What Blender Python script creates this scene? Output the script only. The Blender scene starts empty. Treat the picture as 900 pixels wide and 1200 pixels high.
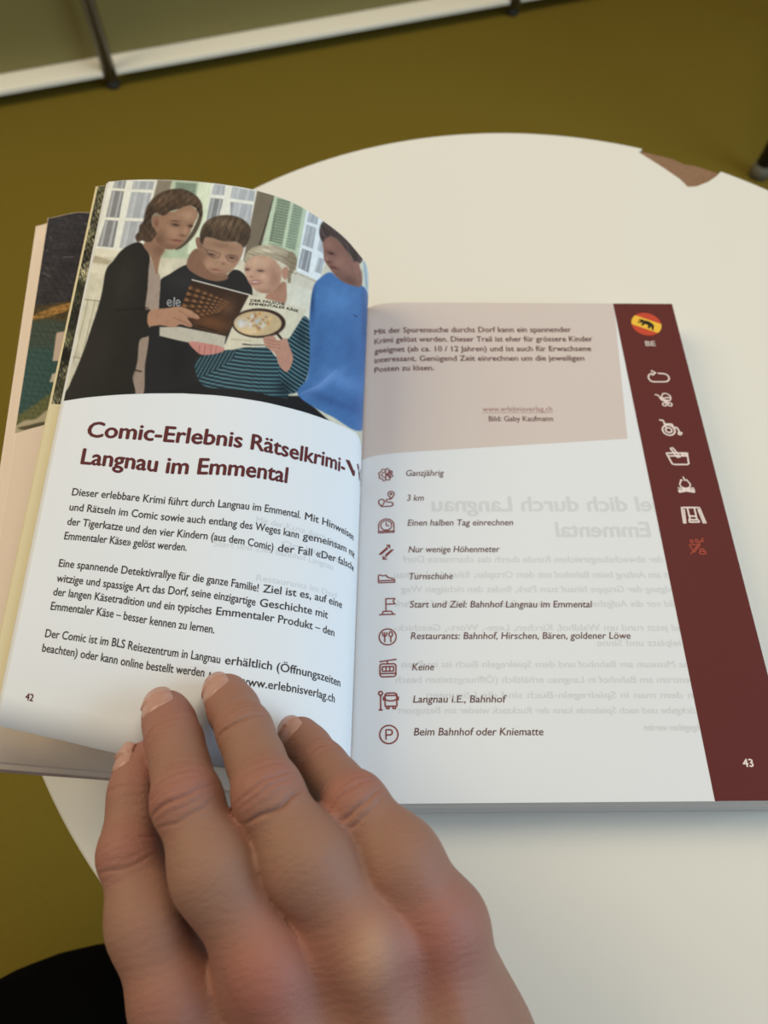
import bpy, bmesh, math, random
import numpy as np
from mathutils import Vector, Matrix

# ------------------------------------------------------------------ frame, camera, light
# All coordinates below are metres in the book's own frame: origin at the head of the gutter,
# x to the right, y away from the reader, z up from the open right page.
FL = -0.55                      # carpet
TT = -0.0165                    # table top
F = 880.0                       # focal length in pixels of the 900x1200 frame
CAM = np.array([0.00266299, -0.24216673, 0.24964508])
RW = np.array([[0.99979087, -0.00976313, 0.01796927],
               [0.0, 0.87868156, 0.47740834],
               [-0.02045027, -0.4773085, 0.8784978]])   # world -> camera

sc = bpy.context.scene
col = sc.collection
cam_d = bpy.data.cameras.new('camera')
cam = bpy.data.objects.new('camera', cam_d)
col.objects.link(cam)
sc.camera = cam
cam_d.sensor_fit = 'VERTICAL'
cam_d.sensor_height = 36.0
cam_d.lens = F * 36.0 / 1200.0
cam_d.clip_start = 0.01
_m = Matrix([list(r) for r in RW.T]).to_4x4()
_m.translation = Vector(CAM)
cam.matrix_world = _m
cam_d.dof.use_dof = True
cam_d.dof.focus_distance = 0.222
cam_d.dof.aperture_fstop = 14.0

world = bpy.data.worlds.new('world')
sc.world = world
world.use_nodes = True
bg = world.node_tree.nodes['Background']
bg.inputs[0].default_value = (1.0, 0.985, 0.96, 1)
bg.inputs[1].default_value = 0.30


def area(name, loc, target, size, size_y, energy, color):
    d = bpy.data.lights.new(name, 'AREA')
    d.shape = 'RECTANGLE'
    d.size, d.size_y, d.energy, d.color = size, size_y, energy, color
    o = bpy.data.objects.new(name, d)
    col.objects.link(o)
    o.location = loc
    o.rotation_euler = (Vector(target) - Vector(loc)).to_track_quat('-Z', 'Y').to_euler()
    return o


area('wall_lamp', (-1.25, 0.45, 1.2), (-0.1, 0.2, 0), 1.2, 1.0, 17, (1.0, 0.86, 0.58))
area('added_fill_lamp', (0.55, 0.75, 1.9), (0.2, 1.0, -0.5), 1.2, 0.6, 15, (1.0, 0.87, 0.64))  # added fill lamp, brightens the far carpet and the cabinet's bottom shelf
area('daylight_window', (1.9, -0.5, 0.75), (0, 0.0, 0), 1.6, 1.3, 34, (0.52, 0.78, 1.0))

vs = sc.view_settings
vs.view_transform = 'Standard'
vs.look = 'None'
vs.gamma = 1.0
vs.use_curve_mapping = False
vs.exposure = 0.0


# ------------------------------------------------------------------ helpers
def lin(c):
    return tuple((v / 255 / 12.92) if v / 255 <= 0.04045 else ((v / 255 + 0.055) / 1.055) ** 2.4 for v in c)


def P(px, py, z):
    """the point of the plane at height z that the photograph shows at a pixel"""
    v = RW.T @ np.array([(px - 450) / F, (600 - py) / F, -1.0])
    return CAM + v * ((z - CAM[2]) / v[2])


def proj(p):
    q = (np.asarray(p) - CAM) @ RW.T
    return np.stack([450 + F * q[..., 0] / -q[..., 2], 600 - F * q[..., 1] / -q[..., 2]], -1)


_mats = {}


def mat(name, rgb, rough=0.6, spec=0.3, metal=0.0, bump=None, noise=None, sheen=0.0, attr=None, coat=0.0):
    """Principled material; rgb in 0-255 sRGB; noise=(scale, amount) varies the colour, bump=(scale, strength, distance)"""
    if name in _mats:
        return _mats[name]
    m = bpy.data.materials.new(name)
    m.use_nodes = True
    nt = m.node_tree
    b = nt.nodes['Principled BSDF']
    c = lin(rgb)
    b.inputs['Base Color'].default_value = (*c, 1)
    b.inputs['Roughness'].default_value = rough
    b.inputs['Specular IOR Level'].default_value = spec
    b.inputs['Metallic'].default_value = metal
    b.inputs['Sheen Weight'].default_value = sheen
    b.inputs['Coat Weight'].default_value = coat
    tc = nt.nodes.new('ShaderNodeTexCoord')
    if attr:
        a = nt.nodes.new('ShaderNodeAttribute')
        a.attribute_name = attr
        nt.links.new(a.outputs['Color'], b.inputs['Base Color'])
    elif noise:
        n = nt.nodes.new('ShaderNodeTexNoise')
        n.inputs['Scale'].default_value = noise[0]
        n.inputs['Detail'].default_value = 6
        r = nt.nodes.new('ShaderNodeMapRange')
        r.inputs['To Min'].default_value = 1 - noise[1]
        r.inputs['To Max'].default_value = 1 + noise[1]
        mx = nt.nodes.new('ShaderNodeMix')
        mx.data_type = 'RGBA'
        mx.blend_type = 'MULTIPLY'
        mx.inputs[0].default_value = 1
        mx.inputs[6].default_value = (*c, 1)
        nt.links.new(tc.outputs['Object'], n.inputs['Vector'])
        nt.links.new(n.outputs['Fac'], r.inputs['Value'])
        nt.links.new(r.outputs['Result'], mx.inputs[7])
        nt.links.new(mx.outputs[2], b.inputs['Base Color'])
    if bump:
        n = nt.nodes.new('ShaderNodeTexNoise')
        n.inputs['Scale'].default_value = bump[0]
        n.inputs['Detail'].default_value = 4
        bp = nt.nodes.new('ShaderNodeBump')
        bp.inputs['Strength'].default_value = bump[1]
        bp.inputs['Distance'].default_value = bump[2]
        nt.links.new(tc.outputs['Object'], n.inputs['Vector'])
        nt.links.new(n.outputs['Fac'], bp.inputs['Height'])
        nt.links.new(bp.outputs['Normal'], b.inputs['Normal'])
    _mats[name] = m
    return m


def obj(name, verts, faces, material=None, parent=None, smooth=False, colors=None):
    """links one mesh object; vertices are in the book frame whatever the parent"""
    me = bpy.data.meshes.new(name)
    verts = np.asarray(verts, dtype=float)
    off = np.zeros(3)
    if parent is not None:
        off = np.array(parent['_org'])
    me.from_pydata([tuple(v) for v in (verts - off)], [], [tuple(int(i) for i in f) for f in faces])
    if smooth:
        me.polygons.foreach_set('use_smooth', np.ones(len(me.polygons), dtype=bool))
    if colors is not None:
        a = me.color_attributes.new('print', 'FLOAT_COLOR', 'POINT')
        a.data.foreach_set('color', np.c_[colors, np.ones(len(colors))].astype(np.float32).ravel())
    me.update()
    o = bpy.data.objects.new(name, me)
    col.objects.link(o)
    if material is not None:
        me.materials.append(material)
    o['_org'] = [float(v) for v in off]
    if parent is not None:
        o.parent = parent
        pp = parent.parent
        base = np.array(parent['_org']) if pp is None else np.array(parent['_org'])
        # parts and sub-parts share their thing's origin
        o.location = (0, 0, 0)
        o['_org'] = [float(v) for v in base]
    return o


def thing(name, label, cat, loc=(0, 0, 0), group=None):
    o = bpy.data.objects.new(name, None)
    o.empty_display_size = 0.03
    col.objects.link(o)
    o.location = loc
    o['_org'] = [float(v) for v in loc]
    o['label'] = label
    o['category'] = cat
    if group:
        o['group'] = group
    return o


def bm_obj(name, bm, material, parent=None, smooth=False):
    v = [tuple(x.co) for x in bm.verts]
    bm.verts.index_update()
    f = [[x.index for x in p.verts] for p in bm.faces]
    bm.free()
    return obj(name, v, f, material, parent, smooth)


def box_bm(x0, x1, y0, y1, z0, z1, bev=0.0, seg=2):
    bm = bmesh.new()
    bmesh.ops.create_cube(bm, size=1)
    for v in bm.verts:
        v.co = Vector(((x0 + x1) / 2 + v.co.x * (x1 - x0), (y0 + y1) / 2 + v.co.y * (y1 - y0), (z0 + z1) / 2 + v.co.z * (z1 - z0)))
    if bev:
        bmesh.ops.bevel(bm, geom=bm.edges[:], offset=bev, segments=seg, affect='EDGES', profile=0.5)
    return bm


def tube(path, rad, n=16, caps=True):
    """swept tube with a radius per point -> verts, faces"""
    path = np.asarray(path, float)
    rad = np.broadcast_to(rad, (len(path),))
    tg = np.gradient(path, axis=0)
    tg /= np.linalg.norm(tg, axis=1)[:, None]
    ref = np.array([0, 0, 1.0]) if abs(tg[0][2]) < 0.9 else np.array([1.0, 0, 0])
    V, Fc = [], []
    for p, t, r in zip(path, tg, rad):
        a = np.cross(t, ref)
        a /= np.linalg.norm(a)
        b = np.cross(t, a)
        for k in range(n):
            th = 2 * math.pi * k / n
            V.append(p + r * (math.cos(th) * a + math.sin(th) * b))
    for i in range(len(path) - 1):
        for k in range(n):
            Fc.append((i * n + k, i * n + (k + 1) % n, (i + 1) * n + (k + 1) % n, (i + 1) * n + k))
    if caps:
        Fc.append(tuple(range(n))[::-1])
        Fc.append(tuple((len(path) - 1) * n + k for k in range(n)))
    return V, Fc


def spline(pts, n, closed=False):
    """Catmull-Rom through points, resampled evenly by arc length"""
    pts = np.asarray(pts, float)
    q = np.vstack([pts[-1:], pts, pts[:2]]) if closed else np.vstack([2 * pts[0] - pts[1], pts, 2 * pts[-1] - pts[-2]])
    out = []
    for i in range(1, len(q) - 2):
        p0, p1, p2, p3 = q[i - 1:i + 3]
        t = np.linspace(0, 1, 24, endpoint=False)[:, None]
        out.append(0.5 * (2 * p1 + (p2 - p0) * t + (2 * p0 - 5 * p1 + 4 * p2 - p3) * t ** 2 + (3 * p1 - p0 - 3 * p2 + p3) * t ** 3))
    out.append(q[-2][None])
    c = np.vstack(out)
    s = np.r_[0, np.cumsum(np.linalg.norm(np.diff(c, axis=0), axis=1))]
    u = np.linspace(0, s[-1], n)
    return np.stack([np.interp(u, s, c[:, k]) for k in range(c.shape[1])], 1)


# ------------------------------------------------------------------ materials
M_table = mat('white_laminate', (222, 217, 207), 0.42, 0.4, bump=(900, 0.05, 0.0002))
M_core = mat('chipboard_core', (140, 108, 84), 0.9, 0.1, bump=(1500, 0.6, 0.0004), noise=(700, 0.25))
M_edge = mat('table_edge_band', (205, 200, 186), 0.5, 0.3)
M_carpet = mat('olive_carpet', (120, 101, 34), 0.95, 0.1, bump=(900, 0.8, 0.002), noise=(260, 0.12))
M_panel = mat('olive_grey_panel', (126, 115, 68), 0.5, 0.3)
M_white = mat('white_shelf', (250, 242, 224), 0.5, 0.3)
M_steel = mat('brushed_steel', (128, 122, 108), 0.35, 0.5, metal=0.8)
M_foot = mat('dark_plastic', (42, 40, 34), 0.6, 0.3)
M_black = mat('black_metal', (38, 34, 26), 0.45, 0.4)
M_grey = mat('grey_glide', (98, 92, 74), 0.6, 0.3)
M_paper = mat('page_paper', (223, 224, 227), 0.55, 0.25)
M_cream = mat('cream_margin', (216, 203, 166), 0.6, 0.2)
M_edges = mat('trimmed_page_edges', (226, 223, 220), 0.8, 0.1)
M_pink = mat('pink_paper', (228, 210, 194), 0.6, 0.2)
M_panelpink = mat('pink_tint', (206, 192, 186), 0.55, 0.25)
M_maroon = mat('maroon_ink', (94, 36, 33), 0.55, 0.2)
M_head = mat('heading_ink', (92, 38, 40), 0.6, 0.2)
M_body = mat('body_ink', (62, 56, 56), 0.6, 0.2)
M_list = mat('list_ink', (92, 58, 60), 0.6, 0.2)
M_boldink = mat('bold_ink', (98, 62, 64), 0.6, 0.2)
M_link = mat('link_ink', (158, 112, 112), 0.6, 0.2)
M_iconred = mat('icon_red', (134, 58, 54), 0.6, 0.2)
M_iconwhite = mat('icon_white', (232, 214, 208), 0.6, 0.2)
M_iconbrick = mat('icon_brick', (170, 76, 58), 0.6, 0.2)
M_ghost = mat('show_through', (208, 209, 212), 0.55, 0.25)
M_yellow = mat('emblem_yellow', (236, 186, 62), 0.6, 0.2)
M_red = mat('emblem_red', (196, 72, 48), 0.6, 0.2)
M_ink_black = mat('emblem_black', (40, 28, 20), 0.6, 0.2)
M_photo = mat('printed_photo', (128, 128, 128), 0.5, 0.12, attr='print')
M_cover = mat('cover_card', (206, 180, 168), 0.5, 0.3)

# ------------------------------------------------------------------ the setting
floor = bm_obj('floor', box_bm(-3, 3, -2, 3.5, FL - 0.05, FL), M_carpet)
floor['kind'] = 'structure'

# ------------------------------------------------------------------ side table
TC, TR, TH = np.array([0.0806, -0.0790]), 0.222, 0.018
table = thing('round_table', 'small round white laminate table with a chipped edge under the open book', 'table', (TC[0], TC[1], FL))


def chip(ang):
    """how far the missing laminate flake eats into the rim, by direction from the centre"""
    return 0.0


def rim(n=220):
    """table outline with the bite where the laminate broke away"""
    bite = [P(x, y, TT)[:2] for x, y in [(752, 176.5), (748, 178), (764, 188), (781, 199), (797, 210), (806, 219), (816, 218.5), (830, 213), (839, 207), (845, 201)]]
    a0 = math.atan2(*(bite[0] - TC)[::-1])
    a1 = math.atan2(*(bite[-1] - TC)[::-1])
    out = []
    th = np.linspace(a0, a1 + 2 * math.pi, n)
    for t in th:
        out.append(TC + TR * np.array([math.cos(t), math.sin(t)]))
    out += list(bite[::-1][1:-1])
    return np.array(out), bite, a0, a1


outl, bite, _a0, _a1 = rim()
n = len(outl)
V = [(*p, TT) for p in outl] + [(*p, TT - 0.0012) for p in outl]
bm = bmesh.new()
vs_ = [bm.verts.new(v) for v in V]
bm.faces.new(vs_[:n])
bm.faces.new(vs_[n:][::-1])
for i in range(n):
    bm.faces.new((vs_[i], vs_[n + i], vs_[n + (i + 1) % n], vs_[(i + 1) % n]))
bmesh.ops.recalc_face_normals(bm, faces=bm.faces[:])
bm_obj('laminate_top', bm, M_table, table)
# chipboard core: full disc, its own edge worn back inside the bite
core = []
for t in np.linspace(0, 2 * math.pi, 240, endpoint=False):
    r = TR - 0.0004
    core.append(TC + r * np.array([math.cos(t), math.sin(t)]))
core = np.array(core)
worn = [P(x, y, TT - 0.004)[:2] for x, y in [(752, 178), (768, 181), (785, 187), (795, 194), (802, 199), (815, 199), (832, 197), (846, 204)]]
ang = np.array([math.atan2(*(w - TC)[::-1]) for w in worn])
rr = np.array([np.linalg.norm(w - TC) for w in worn])
oidx = np.argsort(ang)
for i, p in enumerate(core):
    a = math.atan2(*(p - TC)[::-1])
    if ang.min() < a < ang.max():
        rnew = np.interp(a, ang[oidx], rr[oidx]) + 0.0006 * math.sin(a * 311) * math.sin(a * 97)
        core[i] = TC + min(rnew, TR - 0.0004) * np.array([math.cos(a), math.sin(a)])
nc = len(core)
bm = bmesh.new()
a_ = [bm.verts.new((*p, TT - 0.0013)) for p in core]
b_ = [bm.verts.new((*p, TT - TH)) for p in core]
bm.faces.new(a_)
bm.faces.new(b_[::-1])
for i in range(nc):
    bm.faces.new((a_[i], b_[i], b_[(i + 1) % nc], a_[(i + 1) % nc]))
bmesh.ops.recalc_face_normals(bm, faces=bm.faces[:])
bm_obj('chipboard_core', bm, M_core, table)
# edge band round the rim except the bite
V, Fc = [], []
th = np.linspace(_a0, _a1 + 2 * math.pi, 200)
for t in th:
    d = np.array([math.cos(t), math.sin(t)])
    for r, z in ((TR + 0.0006, TT - 0.0003), (TR + 0.0006, TT - TH), (TR - 0.0003, TT - TH), (TR - 0.0003, TT - 0.0003)):
        V.append((*(TC + r * d), z))
for i in range(len(th) - 1):
    for k in range(4):
        Fc.append((4 * i + k, 4 * i + (k + 1) % 4, 4 * i + 4 + (k + 1) % 4, 4 * i + 4 + k))
Fc += [(0, 1, 2, 3), tuple(4 * (len(th) - 1) + k for k in (3, 2, 1, 0))]
obj('edge_band', V, Fc, M_edge, table)
v, f = tube([(*TC, FL + 0.012), (*TC, FL + 0.25), (*TC, TT - TH)], 0.03, 24)
obj('column', v, f, M_steel, table, True)
prof = [(0.0, FL + 0.013), (0.05, FL + 0.014), (0.16, FL + 0.007), (0.165, FL + 0.004), (0.165, FL), (0.0, FL)]
V, Fc = [], []
for k in range(48):
    th_ = 2 * math.pi * k / 48
    for r, z in prof[1:5]:
        V.append((TC[0] + r * math.cos(th_), TC[1] + r * math.sin(th_), z))
for k in range(48):
    k2 = (k + 1) % 48
    for j in range(3):
        Fc.append((4 * k + j, 4 * k2 + j, 4 * k2 + j + 1, 4 * k + j + 1))
Fc += [tuple(4 * k for k in range(48))[::-1], tuple(4 * k + 3 for k in range(48))]
obj('base_plate', V, Fc, M_steel, table, True)

# ------------------------------------------------------------------ cabinet behind
A = np.array([-0.43956, 1.0324])
B = np.array([0.27589, 1.27345])
ux = (B - A) / np.linalg.norm(B - A)
uy = np.array([-ux[1], ux[0]])
cab = thing('shelving_cabinet', 'metal cabinet with olive grey panels, white bottom shelf and tube posts on carpet', 'cabinet', (A[0], A[1], FL))


def cab_box(name, s0, s1, d0, d1, h0, h1, m, bev=0.001):
    bm = box_bm(s0, s1, d0, d1, h0, h1, bev)
    for q in bm.verts:
        s, d, h = q.co
        w = A + ux * s + uy * d
        q.co = Vector((w[0], w[1], FL + h))
    return bm_obj(name, bm, m, cab)


PIT = np.linalg.norm(B - A)
CH = 0.74
for k in (-1, 0, 1):
    cab_box('bottom_shelf', k * PIT + 0.011, (k + 1) * PIT - 0.011, -0.006, 0.37, 0.021, 0.029, M_white)
    cab_box('front_panel', k * PIT + 0.011, (k + 1) * PIT - 0.011, 0.040, 0.043, 0.0295, CH / 2 + 0.01, M_panel)
    cab_box('front_panel', k * PIT + 0.011, (k + 1) * PIT - 0.011, 0.040, 0.043, CH / 2 + 0.03, CH, M_panel)
    cab_box('back_panel', k * PIT + 0.011, (k + 1) * PIT - 0.011, 0.366, 0.37, 0.056, CH, M_panel)
    cab_box('top_panel', k * PIT + 0.011, (k + 1) * PIT - 0.011, 0.0, 0.37, CH + 0.001, CH + 0.006, M_panel)
    cab_box('rail', k * PIT + 0.009, (k + 1) * PIT - 0.009, -0.006, 0.006, CH / 2 + 0.012, CH / 2 + 0.028, M_steel, 0.004)
for k in (-1, 0, 1, 2):
    for d in (0.0, 0.36):
        w = A + ux * (k * PIT) + uy * d
        v, f = tube([(*w, FL + 0.012), (*w, FL + 0.4), (*w, FL + CH + 0.004)], 0.0105, 20)
        p_ = obj('post', v, f, M_steel, cab, True)
        v, f = tube([(*w, FL), (*w, FL + 0.004), (*w, FL + 0.013)], (0.0115, 0.0115, 0.008), 20)
        obj('foot', v, f, M_foot, p_, True)

# ------------------------------------------------------------------ chair at the right edge
ch0 = P(888, 206, FL)
chair = thing('chair', 'dark metal chair leg with a grey glide at the right behind the table', 'chair', tuple(ch0))
for i, (dx, dy) in enumerate(((0, 0), (0.38, -0.16), (0.19, 0.38), (0.57, 0.22))):
    b = ch0 + np.array([dx, dy, 0])
    c = ch0 + np.array([0.285, 0.11, 0])
    top = b + (c - b) * 0.06 + np.array([0, 0, 0.43])
    pts = [b + (top - b) * t for t in (0.03, 0.3, 0.7, 1.0)]
    v, f = tube(pts, 0.0125, 20)
    lg = obj('leg', v, f, M_black, chair, True)
    v, f = tube([b, b + (0, 0, 0.01), b + (0, 0, 0.022)], (0.015, 0.0155, 0.0135), 20)
    obj('glide', v, f, M_grey, lg, True)
bm = box_bm(-0.22, 0.22, -0.22, 0.22, 0, 0.02, 0.008, 3)
rot = Matrix.Rotation(math.radians(-23), 3, 'Z')
for q in bm.verts:
    q.co = rot @ q.co + Vector((ch0[0] + 0.285, ch0[1] + 0.11, FL + 0.43))
bm_obj('seat', bm, M_black, chair)
bm = box_bm(-0.21, 0.21, 0.20, 0.22, 0.2, 0.42, 0.008, 3)
for q in bm.verts:
    q.co = rot @ q.co + Vector((ch0[0] + 0.285, ch0[1] + 0.11, FL + 0.43))
bm_obj('backrest', bm, M_black, chair)
for s in (-0.17, 0.17):
    pts = [rot @ Vector((s, 0.205, h)) + Vector((ch0[0] + 0.285, ch0[1] + 0.11, FL + 0.43)) for h in (0.01, 0.15, 0.3)]
    v, f = tube([tuple(p) for p in pts], 0.01, 16)
    obj('back_post', v, f, M_black, chair, True)

# ------------------------------------------------------------------ the book
book = thing('open_book', 'open softcover guidebook with a curled left page and a maroon margin on the right page', 'book', (0.0, -0.105, TT))
PW, PH = 0.1391, 0.2103


def zr(x):
    """height of the right page: it dips into the gutter"""
    x = np.asarray(x, float)
    return -0.0045 * np.exp(-np.clip(x - gx(0), 0, None) / 0.0045)


def gx(y):
    return 0.0016 + 0.0255 * np.asarray(y, float)        # gutter line (y runs 0 .. -PH)


class Leaf:
    """a curled leaf: straight rulings between a head curve and a foot curve, both from the gutter outwards"""

    def __init__(self, top, bot, n=170):
        self.n = n
        self.T = spline(top, n)
        self.B = spline(bot, n)
        d = np.gradient((self.T + self.B) / 2, axis=0)
        nr = np.cross(d, self.B - self.T)
        nr /= np.linalg.norm(nr, axis=1)[:, None]
        if nr[-1, 2] < 0:
            nr = -nr
        self.N = nr

    def pos(self, w, t, off=0.0):
        w = np.asarray(w, float)
        t = np.asarray(t, float)
        k = np.clip(w, 0, 1) * (self.n - 1)
        g = np.arange(self.n)
        out = []
        for c in range(3):
            T = np.interp(k, g, self.T[:, c])
            Bc = np.interp(k, g, self.B[:, c])
            N = np.interp(k, g, self.N[:, c])
            out.append(T + (Bc - T) * t + N * off)
        return np.stack(out, -1)

    def normal(self, w):
        k = np.clip(np.asarray(w, float), 0, 1) * (self.n - 1)
        return np.stack([np.interp(k, np.arange(self.n), self.N[:, c]) for c in range(3)], -1)

    def at(self, px, py):
        """(w, t) of the visible page point at a pixel, searched from the fore-edge inwards"""
        a, b = proj(self.T), proj(self.B)
        s = (b[:, 0] - a[:, 0]) * (py - a[:, 1]) - (b[:, 1] - a[:, 1]) * (px - a[:, 0])
        k = None
        for i in range(self.n - 2, -1, -1):
            if s[i] * s[i + 1] <= 0:
                k = i + s[i] / (s[i] - s[i + 1] + 1e-12)
                break
        if k is None:
            i = int(np.argmin(np.abs(s)))
            k = float(i)
        w = k / (self.n - 1)
        T, Bt = self.pos(w, 0.0), self.pos(w, 1.0)
        q0, q1 = RW @ (T - CAM), RW @ (Bt - CAM)
        r = (600 - py) / F
        # (q0y + t dy) = r * -(q0z + t dz)
        dy, dz = q1[1] - q0[1], q1[2] - q0[2]
        t = (-r * q0[2] - q0[1]) / (dy + r * dz)
        return w, t

    def sheet(self, name, m, thick=0.00015, nt=24, parent=None, w0=0.0, w1=1.0, t0=0.0, t1=1.0, top=0.0, nw=None):
        nw = nw or self.n
        W, Tt = np.meshgrid(np.linspace(w0, w1, nw), np.linspace(t0, t1, nt), indexing='ij')
        a = self.pos(W, Tt, top).reshape(-1, 3)
        b = self.pos(W, Tt, top - thick).reshape(-1, 3)
        V = np.vstack([a, b])
        idx = np.arange(nw * nt).reshape(nw, nt)
        o = nw * nt
        q = np.stack([idx[:-1, :-1], idx[:-1, 1:], idx[1:, 1:], idx[1:, :-1]], -1).reshape(-1, 4)
        Fc = [tuple(x) for x in q] + [tuple(x[::-1] + o) for x in q]
        loop = list(idx[:, 0]) + list(idx[-1, 1:]) + list(idx[-2::-1, -1]) + list(idx[0, -2:0:-1])
        for i in range(len(loop)):
            j = (i + 1) % len(loop)
            Fc.append((loop[i], loop[j], loop[j] + o, loop[i] + o))
        return obj(name, V, Fc, m, parent, True)


def P3(px, py, z):
    return P(px, py, z)


def on_fall(px, py, k):
    """pixel -> point of the leaf head, which drifts k metres away per metre to the left"""
    v = RW.T @ np.array([(px - 450) / F, (600 - py) / F, -1.0])
    t = (-k * CAM[0] - CAM[1]) / (v[1] + k * v[0])
    return CAM + t * v


head_px = [(432, 330), (430, 312), (420, 297), (400, 275), (370, 253), (340, 236), (300, 223), (260, 216), (220, 212), (180, 210.5), (150, 211), (127, 213)]
top = [np.array([0.0016, 0, -0.0045]), np.array([0.0024, 0, 0.004])] + [on_fall(x, y, -0.07) for x, y in head_px]
foot = [np.array([gx(-PH) + 0.0, -PH, -0.0045]), np.array([-0.0042, -PH, 0.004]), np.array([-0.0045, -0.2098, 0.013]), np.array([-0.0070, -0.2092, 0.0215]),
        np.array([-0.0150, -0.2080, 0.0300]), np.array([-0.0280, -0.2066, 0.0365]), np.array([-0.0440, -0.2050, 0.0410]),
        P(146, 884.5, 0.0432), P(61, 865, 0.0447), P(-5, 850, 0.0450)]
L1 = Leaf(top, foot)
left_page = L1.sheet('left_page', M_paper, parent=book)

# right half: page block, top page
ys = np.linspace(0, -PH, 30)
xs = np.r_[np.linspace(0, 0.02, 24), np.linspace(0.022, PW, 30)]


def right_sheet(name, m, ztop, thick, inset=0.0, parent=None, flare=0.0):
    V, Fc = [], []
    nx, ny = len(xs), len(ys)
    for lay in (0, 1):
        for i, x in enumerate(xs):
            for y in ys:
                X = gx(y) + (PW - inset - gx(y)) * x / PW
                yy = y * (PH - inset) / PH
                z = zr(gx(0) + x) + ztop
                if lay:
                    z = ztop - thick
                    z = min(z, zr(gx(0) + x) + ztop - 0.0001)
                    if y == ys[-1]:
                        yy -= flare
                V.append((X, yy, z))
    o = nx * ny
    idx = np.arange(o).reshape(nx, ny)
    q = np.stack([idx[:-1, :-1], idx[:-1, 1:], idx[1:, 1:], idx[1:, :-1]], -1).reshape(-1, 4)
    Fc = [tuple(x) for x in q] + [tuple(x[::-1] + o) for x in q]
    loop = list(idx[:, 0]) + list(idx[-1, 1:]) + list(idx[-2::-1, -1]) + list(idx[0, -2:0:-1])
    for i in range(len(loop)):
        j = (i + 1) % len(loop)
        Fc.append((loop[i], loop[j], loop[j] + o, loop[i] + o))
    return obj(name, V, Fc, m, parent, False)


# trimmed edges of the block show fine layers
nt = M_edges.node_tree
tc = nt.nodes.new('ShaderNodeTexCoord')
wv = nt.nodes.new('ShaderNodeTexNoise')
mp = nt.nodes.new('ShaderNodeMapping')
mp.inputs['Scale'].default_value = (6, 6, 5200)
wv.inputs['Scale'].default_value = 1.0
wv.inputs['Detail'].default_value = 3
rp = nt.nodes.new('ShaderNodeValToRGB')
rp.color_ramp.elements[0].position = 0.35
rp.color_ramp.elements[0].color = (*lin((184, 180, 176)), 1)
rp.color_ramp.elements[1].position = 0.65
rp.color_ramp.elements[1].color = (*lin((222, 219, 215)), 1)
nt.links.new(tc.outputs['Object'], mp.inputs['Vector'])
nt.links.new(mp.outputs['Vector'], wv.inputs['Vector'])
nt.links.new(wv.outputs['Fac'], rp.inputs['Fac'])
nt.links.new(rp.outputs['Color'], nt.nodes['Principled BSDF'].inputs['Base Color'])

right_sheet('page_block', M_edges, -0.0002, 0.0150, 0.0003, book, 0.0014)
right_page = right_sheet('right_page', M_paper, 0.0, 0.00015, 0.0, book)
bm = box_bm(-0.004, PW + 0.0004, -PH - 0.0009, 0.0004, TT + 0.0001, TT + 0.0008)
bm_obj('back_cover', bm, M_cover, book)

# leaves under the left page
def under(d, dw):
    """a leaf lying d metres below the left page and sticking out dw metres further"""
    T = [p - L1.N[int(i)] * d * s for i, s, p in [(k, min(1, k / 25), L1.T[k]) for k in range(0, L1.n, 9)]]
    Bm = [p - L1.N[int(i)] * d * s for i, s, p in [(k, min(1, k / 25), L1.B[k]) for k in range(0, L1.n, 9)]]
    eT = L1.T[-1] - L1.N[-1] * d
    eB = L1.B[-1] - L1.N[-1] * d
    dT = (L1.T[-1] - L1.T[-8]); dT /= np.linalg.norm(dT)
    dB = (L1.B[-1] - L1.B[-8]); dB /= np.linalg.norm(dB)
    return Leaf(T[:-1] + [eT, eT + dT * dw], Bm[:-1] + [eB, eB + dB * dw])


L2 = under(0.0016, 0.0052)
leaf2 = L2.sheet('loose_leaf', M_cream, 0.0004, parent=book)
L3 = under(0.0009, 0.0004)
L3.sheet('loose_leaf', M_paper, 0.0003, parent=book)

# front part of the book: the pages before, a pink page with a night photo on top
topA = [np.array([0.0008, 0, -0.0095]), np.array([-0.006, 0.0005, 0.001]), np.array([-0.02, 0.002, 0.011]), np.array([-0.045, 0.004, 0.0205]), np.array([-0.08, 0.007, 0.0265]), P(110, 252, 0.0285), P(42, 265, 0.0290)]
botA = [np.array([-0.0045, -PH, -0.0095]), np.array([-0.014, -0.2095, -0.0055]), np.array([-0.03, -0.2085, 0.0045]), np.array([-0.048, -0.206, 0.0125]), P(130, 911, 0.0195), P(0, 901, 0.0270), P(-52, 897, 0.0285)]
LA = Leaf(topA, botA)
LA.sheet('front_pages', M_pink, 0.0035, parent=book)
LC = Leaf([p + np.array([0, 0, -0.0036]) for p in LA.T[::10]] , [p + np.array([0, -0.0004, -0.0036]) for p in LA.B[::10]])
LC.sheet('front_cover', M_cover, 0.0006, parent=book)
topB = [p + np.array([0, 0, 0.0006]) for p in topA[:-2]] + [P(110, 250, 0.0305), P(56, 255.5, 0.0306)]
botB = [p + np.array([0, 0.0008, 0.0006]) for p in botA[:-3]] + [P(130, 905, 0.0204), P(0, 893, 0.0279), P(-42, 889, 0.0294)]
LB = Leaf(topB, botB)
pink_page = LB.sheet('pink_page', M_pink, 0.0004, parent=book)

# ------------------------------------------------------------------ printing: letters, marks, pictures
_tcache = {}


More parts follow.
